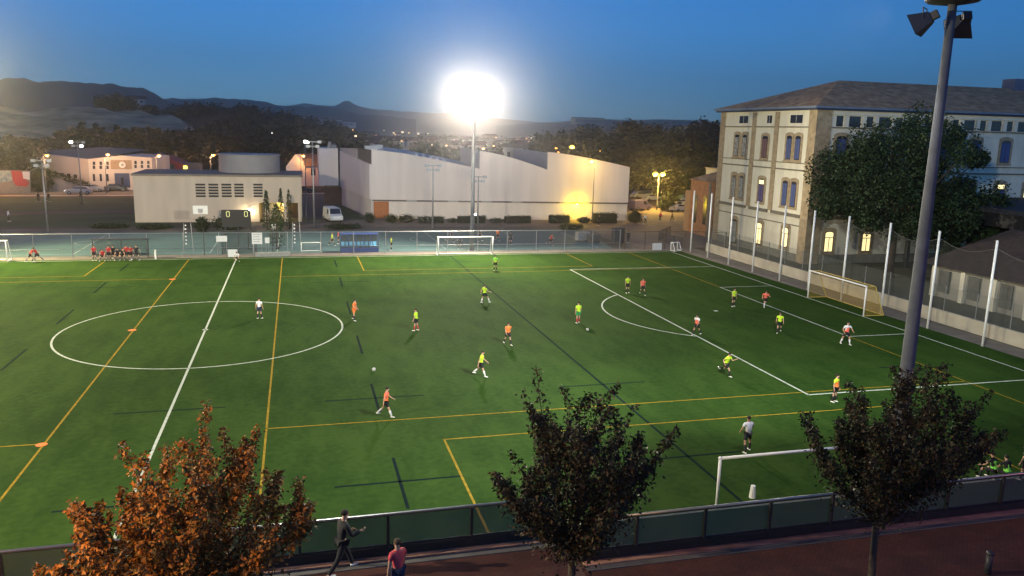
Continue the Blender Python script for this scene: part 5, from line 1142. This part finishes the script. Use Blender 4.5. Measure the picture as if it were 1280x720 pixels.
for i, (u, vt, Y, r_) in enumerate(((104, 151, 210, 2.6), (116, 156, 205, 2.4), (130, 158, 200, 2.0), (150, 156, 212, 3.0), (163, 160, 200, 2.2), (172, 158, 215, 2.2), (188, 153, 208, 4.0), (197, 157, 215, 2.5), (216, 156, 205, 4.5), (238, 161, 200, 3.2), (92, 160, 215, 3.0), (75, 158, 220, 2.4), (250, 165, 195, 3.5))):
    p = AY(u, vt, Y); big_tree(p.x, Y, r_, 1.0, p.z, ('first','second','third','fourth','fifth','sixth','seventh','eighth','ninth','largest, tenth','eleventh','twelfth','thirteenth')[i] + ' dark tree in the row before the pale eroded cliff', 'dark_tree', 30, 60, 1.0, [WOODG[1], WOODG[0]], group='dark trees in front of the eroded cliff', seed=40+i)
# wood behind the car park on the right
rt = [(660, 178), (675, 170), (700, 160), (730, 155), (770, 153), (820, 154), (860, 152), (905, 152), (1000, 150), (1200, 155)]
wood('riverside_wood', scatter(70, (665, 960), None, (255, 290), (12, 18), (4, 6.5), 90, top=rt) + scatter(60, (672, 960), None, (225, 255), (9, 14), (4, 6), 91, top=[(672, 188), (700, 172), (760, 166), (905, 168), (960, 168)]) + scatter(50, (690, 960), None, (190, 225), (6, 10), (3, 5), 92, top=[(690, 190), (800, 182), (960, 182)]), 1.3, per=260)
wood('undergrowth', scatter(50, (780, 900), None, (165, 190), (4, 6), (3, 4), 93, top=[(780, 208), (900, 205)]), .9, mats=[leafmat('under_green', (.03, .035, .012), (.07, .07, .03), .5), WOODG[0]])
# town in the haze
tm = [(415, 158), (520, 163), (600, 168), (660, 168), (690, 166)]
wood('town_trees', scatter(90, (415, 690), None, (300, 620), (6, 9), (4, 7), 94), 1.5)
HSE = [wallm('town_wall_a', (.33, .29, .26)), wallm('town_wall_b', (.42, .40, .38)), wallm('town_wall_c', (.26, .2, .17))]; TR = mat('town_roof', (.13, .09, .08), .9, .2, 1)
rd = random.Random(21); gt = 'small far houses of the town behind the hall'
def town_house(x, y, rz, L, W_, H, m, label, z=0, group=gt):
    o = empty('town_house', (x, y, z), rz, label, 'house', group)
    MB().box(-L/2, L/2, -W_/2, W_/2, 0, H).build('wall', m, o)
    MB().add([(-L/2-.4, -W_/2-.4, H), (L/2+.4, -W_/2-.4, H), (L/2+.4, W_/2+.4, H), (-L/2-.4, W_/2+.4, H), (-L/2, 0, H+1.8), (L/2, 0, H+1.8)], [(0,1,5,4), (2,3,4,5), (1,2,5), (3,0,4), (3,2,1,0)]).build('roof', TR, o)
    k = int(L/3)
    for i in range(k): MB().box(-L/2 + 3*i+1, -L/2+3*i+2.2, -W_/2-.06, -W_/2-.003, H*.45, H*.75).build('window', BWIN, o)
for i in range(34):
    u = rd.uniform(430, 700); D = rd.uniform(330, 900); d = ray(u, 165); hz = Vector((d.x, d.y)).normalized()
    town_house(CAM.x+hz.x*D, CAM.y+hz.y*D, rd.uniform(-.5, .5), rd.uniform(9, 24), 9, rd.uniform(4, 8), HSE[i % 3], 'small hazy house of the town behind the sports hall')
p = AY(735, 152, 1400); town_house(p.x, 1400, 0, 60, 25, 12, wallm('cream_far', (.5, .44, .33)), 'cream block on the distant plateau right of the bright mast', z=p.z-6, group=None)
p = AY(170, 126.5, 395); town_house(p.x, 395, 0, 9, 6, 3, HSE[1], 'tiny pale house on the hilltop above the eroded cliff', z=p.z-2, group=None)
for i, (u, v) in enumerate(((408, 153), (413, 154), (418, 153.5), (434, 156))): 
    p = AY(u, v, 1100); town_house(p.x, 1100, 0, 14 + 3*i, 10, 8, wallm('town_white', (.6, .6, .6)), ('first','second','third','fourth')[i] + ' tiny white house from the left on the far slope', z=p.z-4, group='white houses on the far slope')
gl = 'far street lights of the town in the haze'
TL = [mat('town_light_a', (.9,.7,.4), .4, 0, emit=(1, .5, .18), estr=5), mat('town_light_b', (.9,.9,.8), .4, 0, emit=(1, .75, .45), estr=5)]
tl = [(441, 162.5, 330, .5), (444.5, 170, 300, .8), (470, 169, 420, .4), (492, 166, 420, .8), (494, 168, 400, .5), (503, 165, 380, .9), (511, 166, 420, .7), (523, 167, 400, .9), (502, 176, 300, .6), (540, 181, 280, .5), (558, 182, 260, .7), (535, 167, 520, .5), (617, 182.5, 260, .6), (634, 179, 300, .6), (646, 175, 380, .6), (648, 181, 300, .6), (658, 173, 420, .7), (664, 172.5, 420, .6), (661, 177, 380, .5), (566, 173, 500, .8), (604, 186, 240, .9),
      (480, 163, 650, .6), (620, 172, 600, .7)]
for i, (u, v, Y, r_) in enumerate(tl):
    r_ *= .55; p = AY(u, v, Y); H = max(4, p.z); o = empty('street_lamp', (p.x, Y, 0), 0, 'far street light glowing in the haze of the town behind the sports hall', 'street lamp', gl)
    MB().tube([(0,0,0), (0,0,H)], .1, 6).build('pole', POLE, o); MB().ellipsoid((0,0,H), (r_, r_, r_*.7), 8, 6).build('lamp_glass', TL[i % 2], o, True)
for i, (u, v, Y) in enumerate(((274, 160, 300), (340, 167, 280))):
    p = AY(u, v, Y); o = empty('street_lamp', (p.x, Y, 0), 0, ('tiny pale light high in the wooded slope', 'tiny dim light lower in the wooded slope')[i], 'street lamp'); MB().tube([(0,0,0), (0,0,p.z)], .1, 6).build('pole', POLE, o); MB().ellipsoid((0,0,p.z), (.35,.35,.3), 8, 6).build('lamp_glass', WLMP, o, True)

# ------------------------------------------------------------------ haze
hzb = MB().box(-3000, 3200, -260, 4000, -1.2, 330).build('haze', bpy.data.materials.new('haze_air'))
hzb['kind'] = 'stuff'
hm_ = hzb.data.materials[0]; hm_.use_nodes = True; t = hm_.node_tree; t.nodes.clear()
pvn = t.nodes.new('ShaderNodeVolumePrincipled'); pvn.inputs['Density'].default_value = .00036; pvn.inputs['Color'].default_value = (.9, .88, .92, 1); pvn.inputs['Anisotropy'].default_value = .925
mo = t.nodes.new('ShaderNodeOutputMaterial'); t.links.new(pvn.outputs[0], mo.inputs['Volume'])
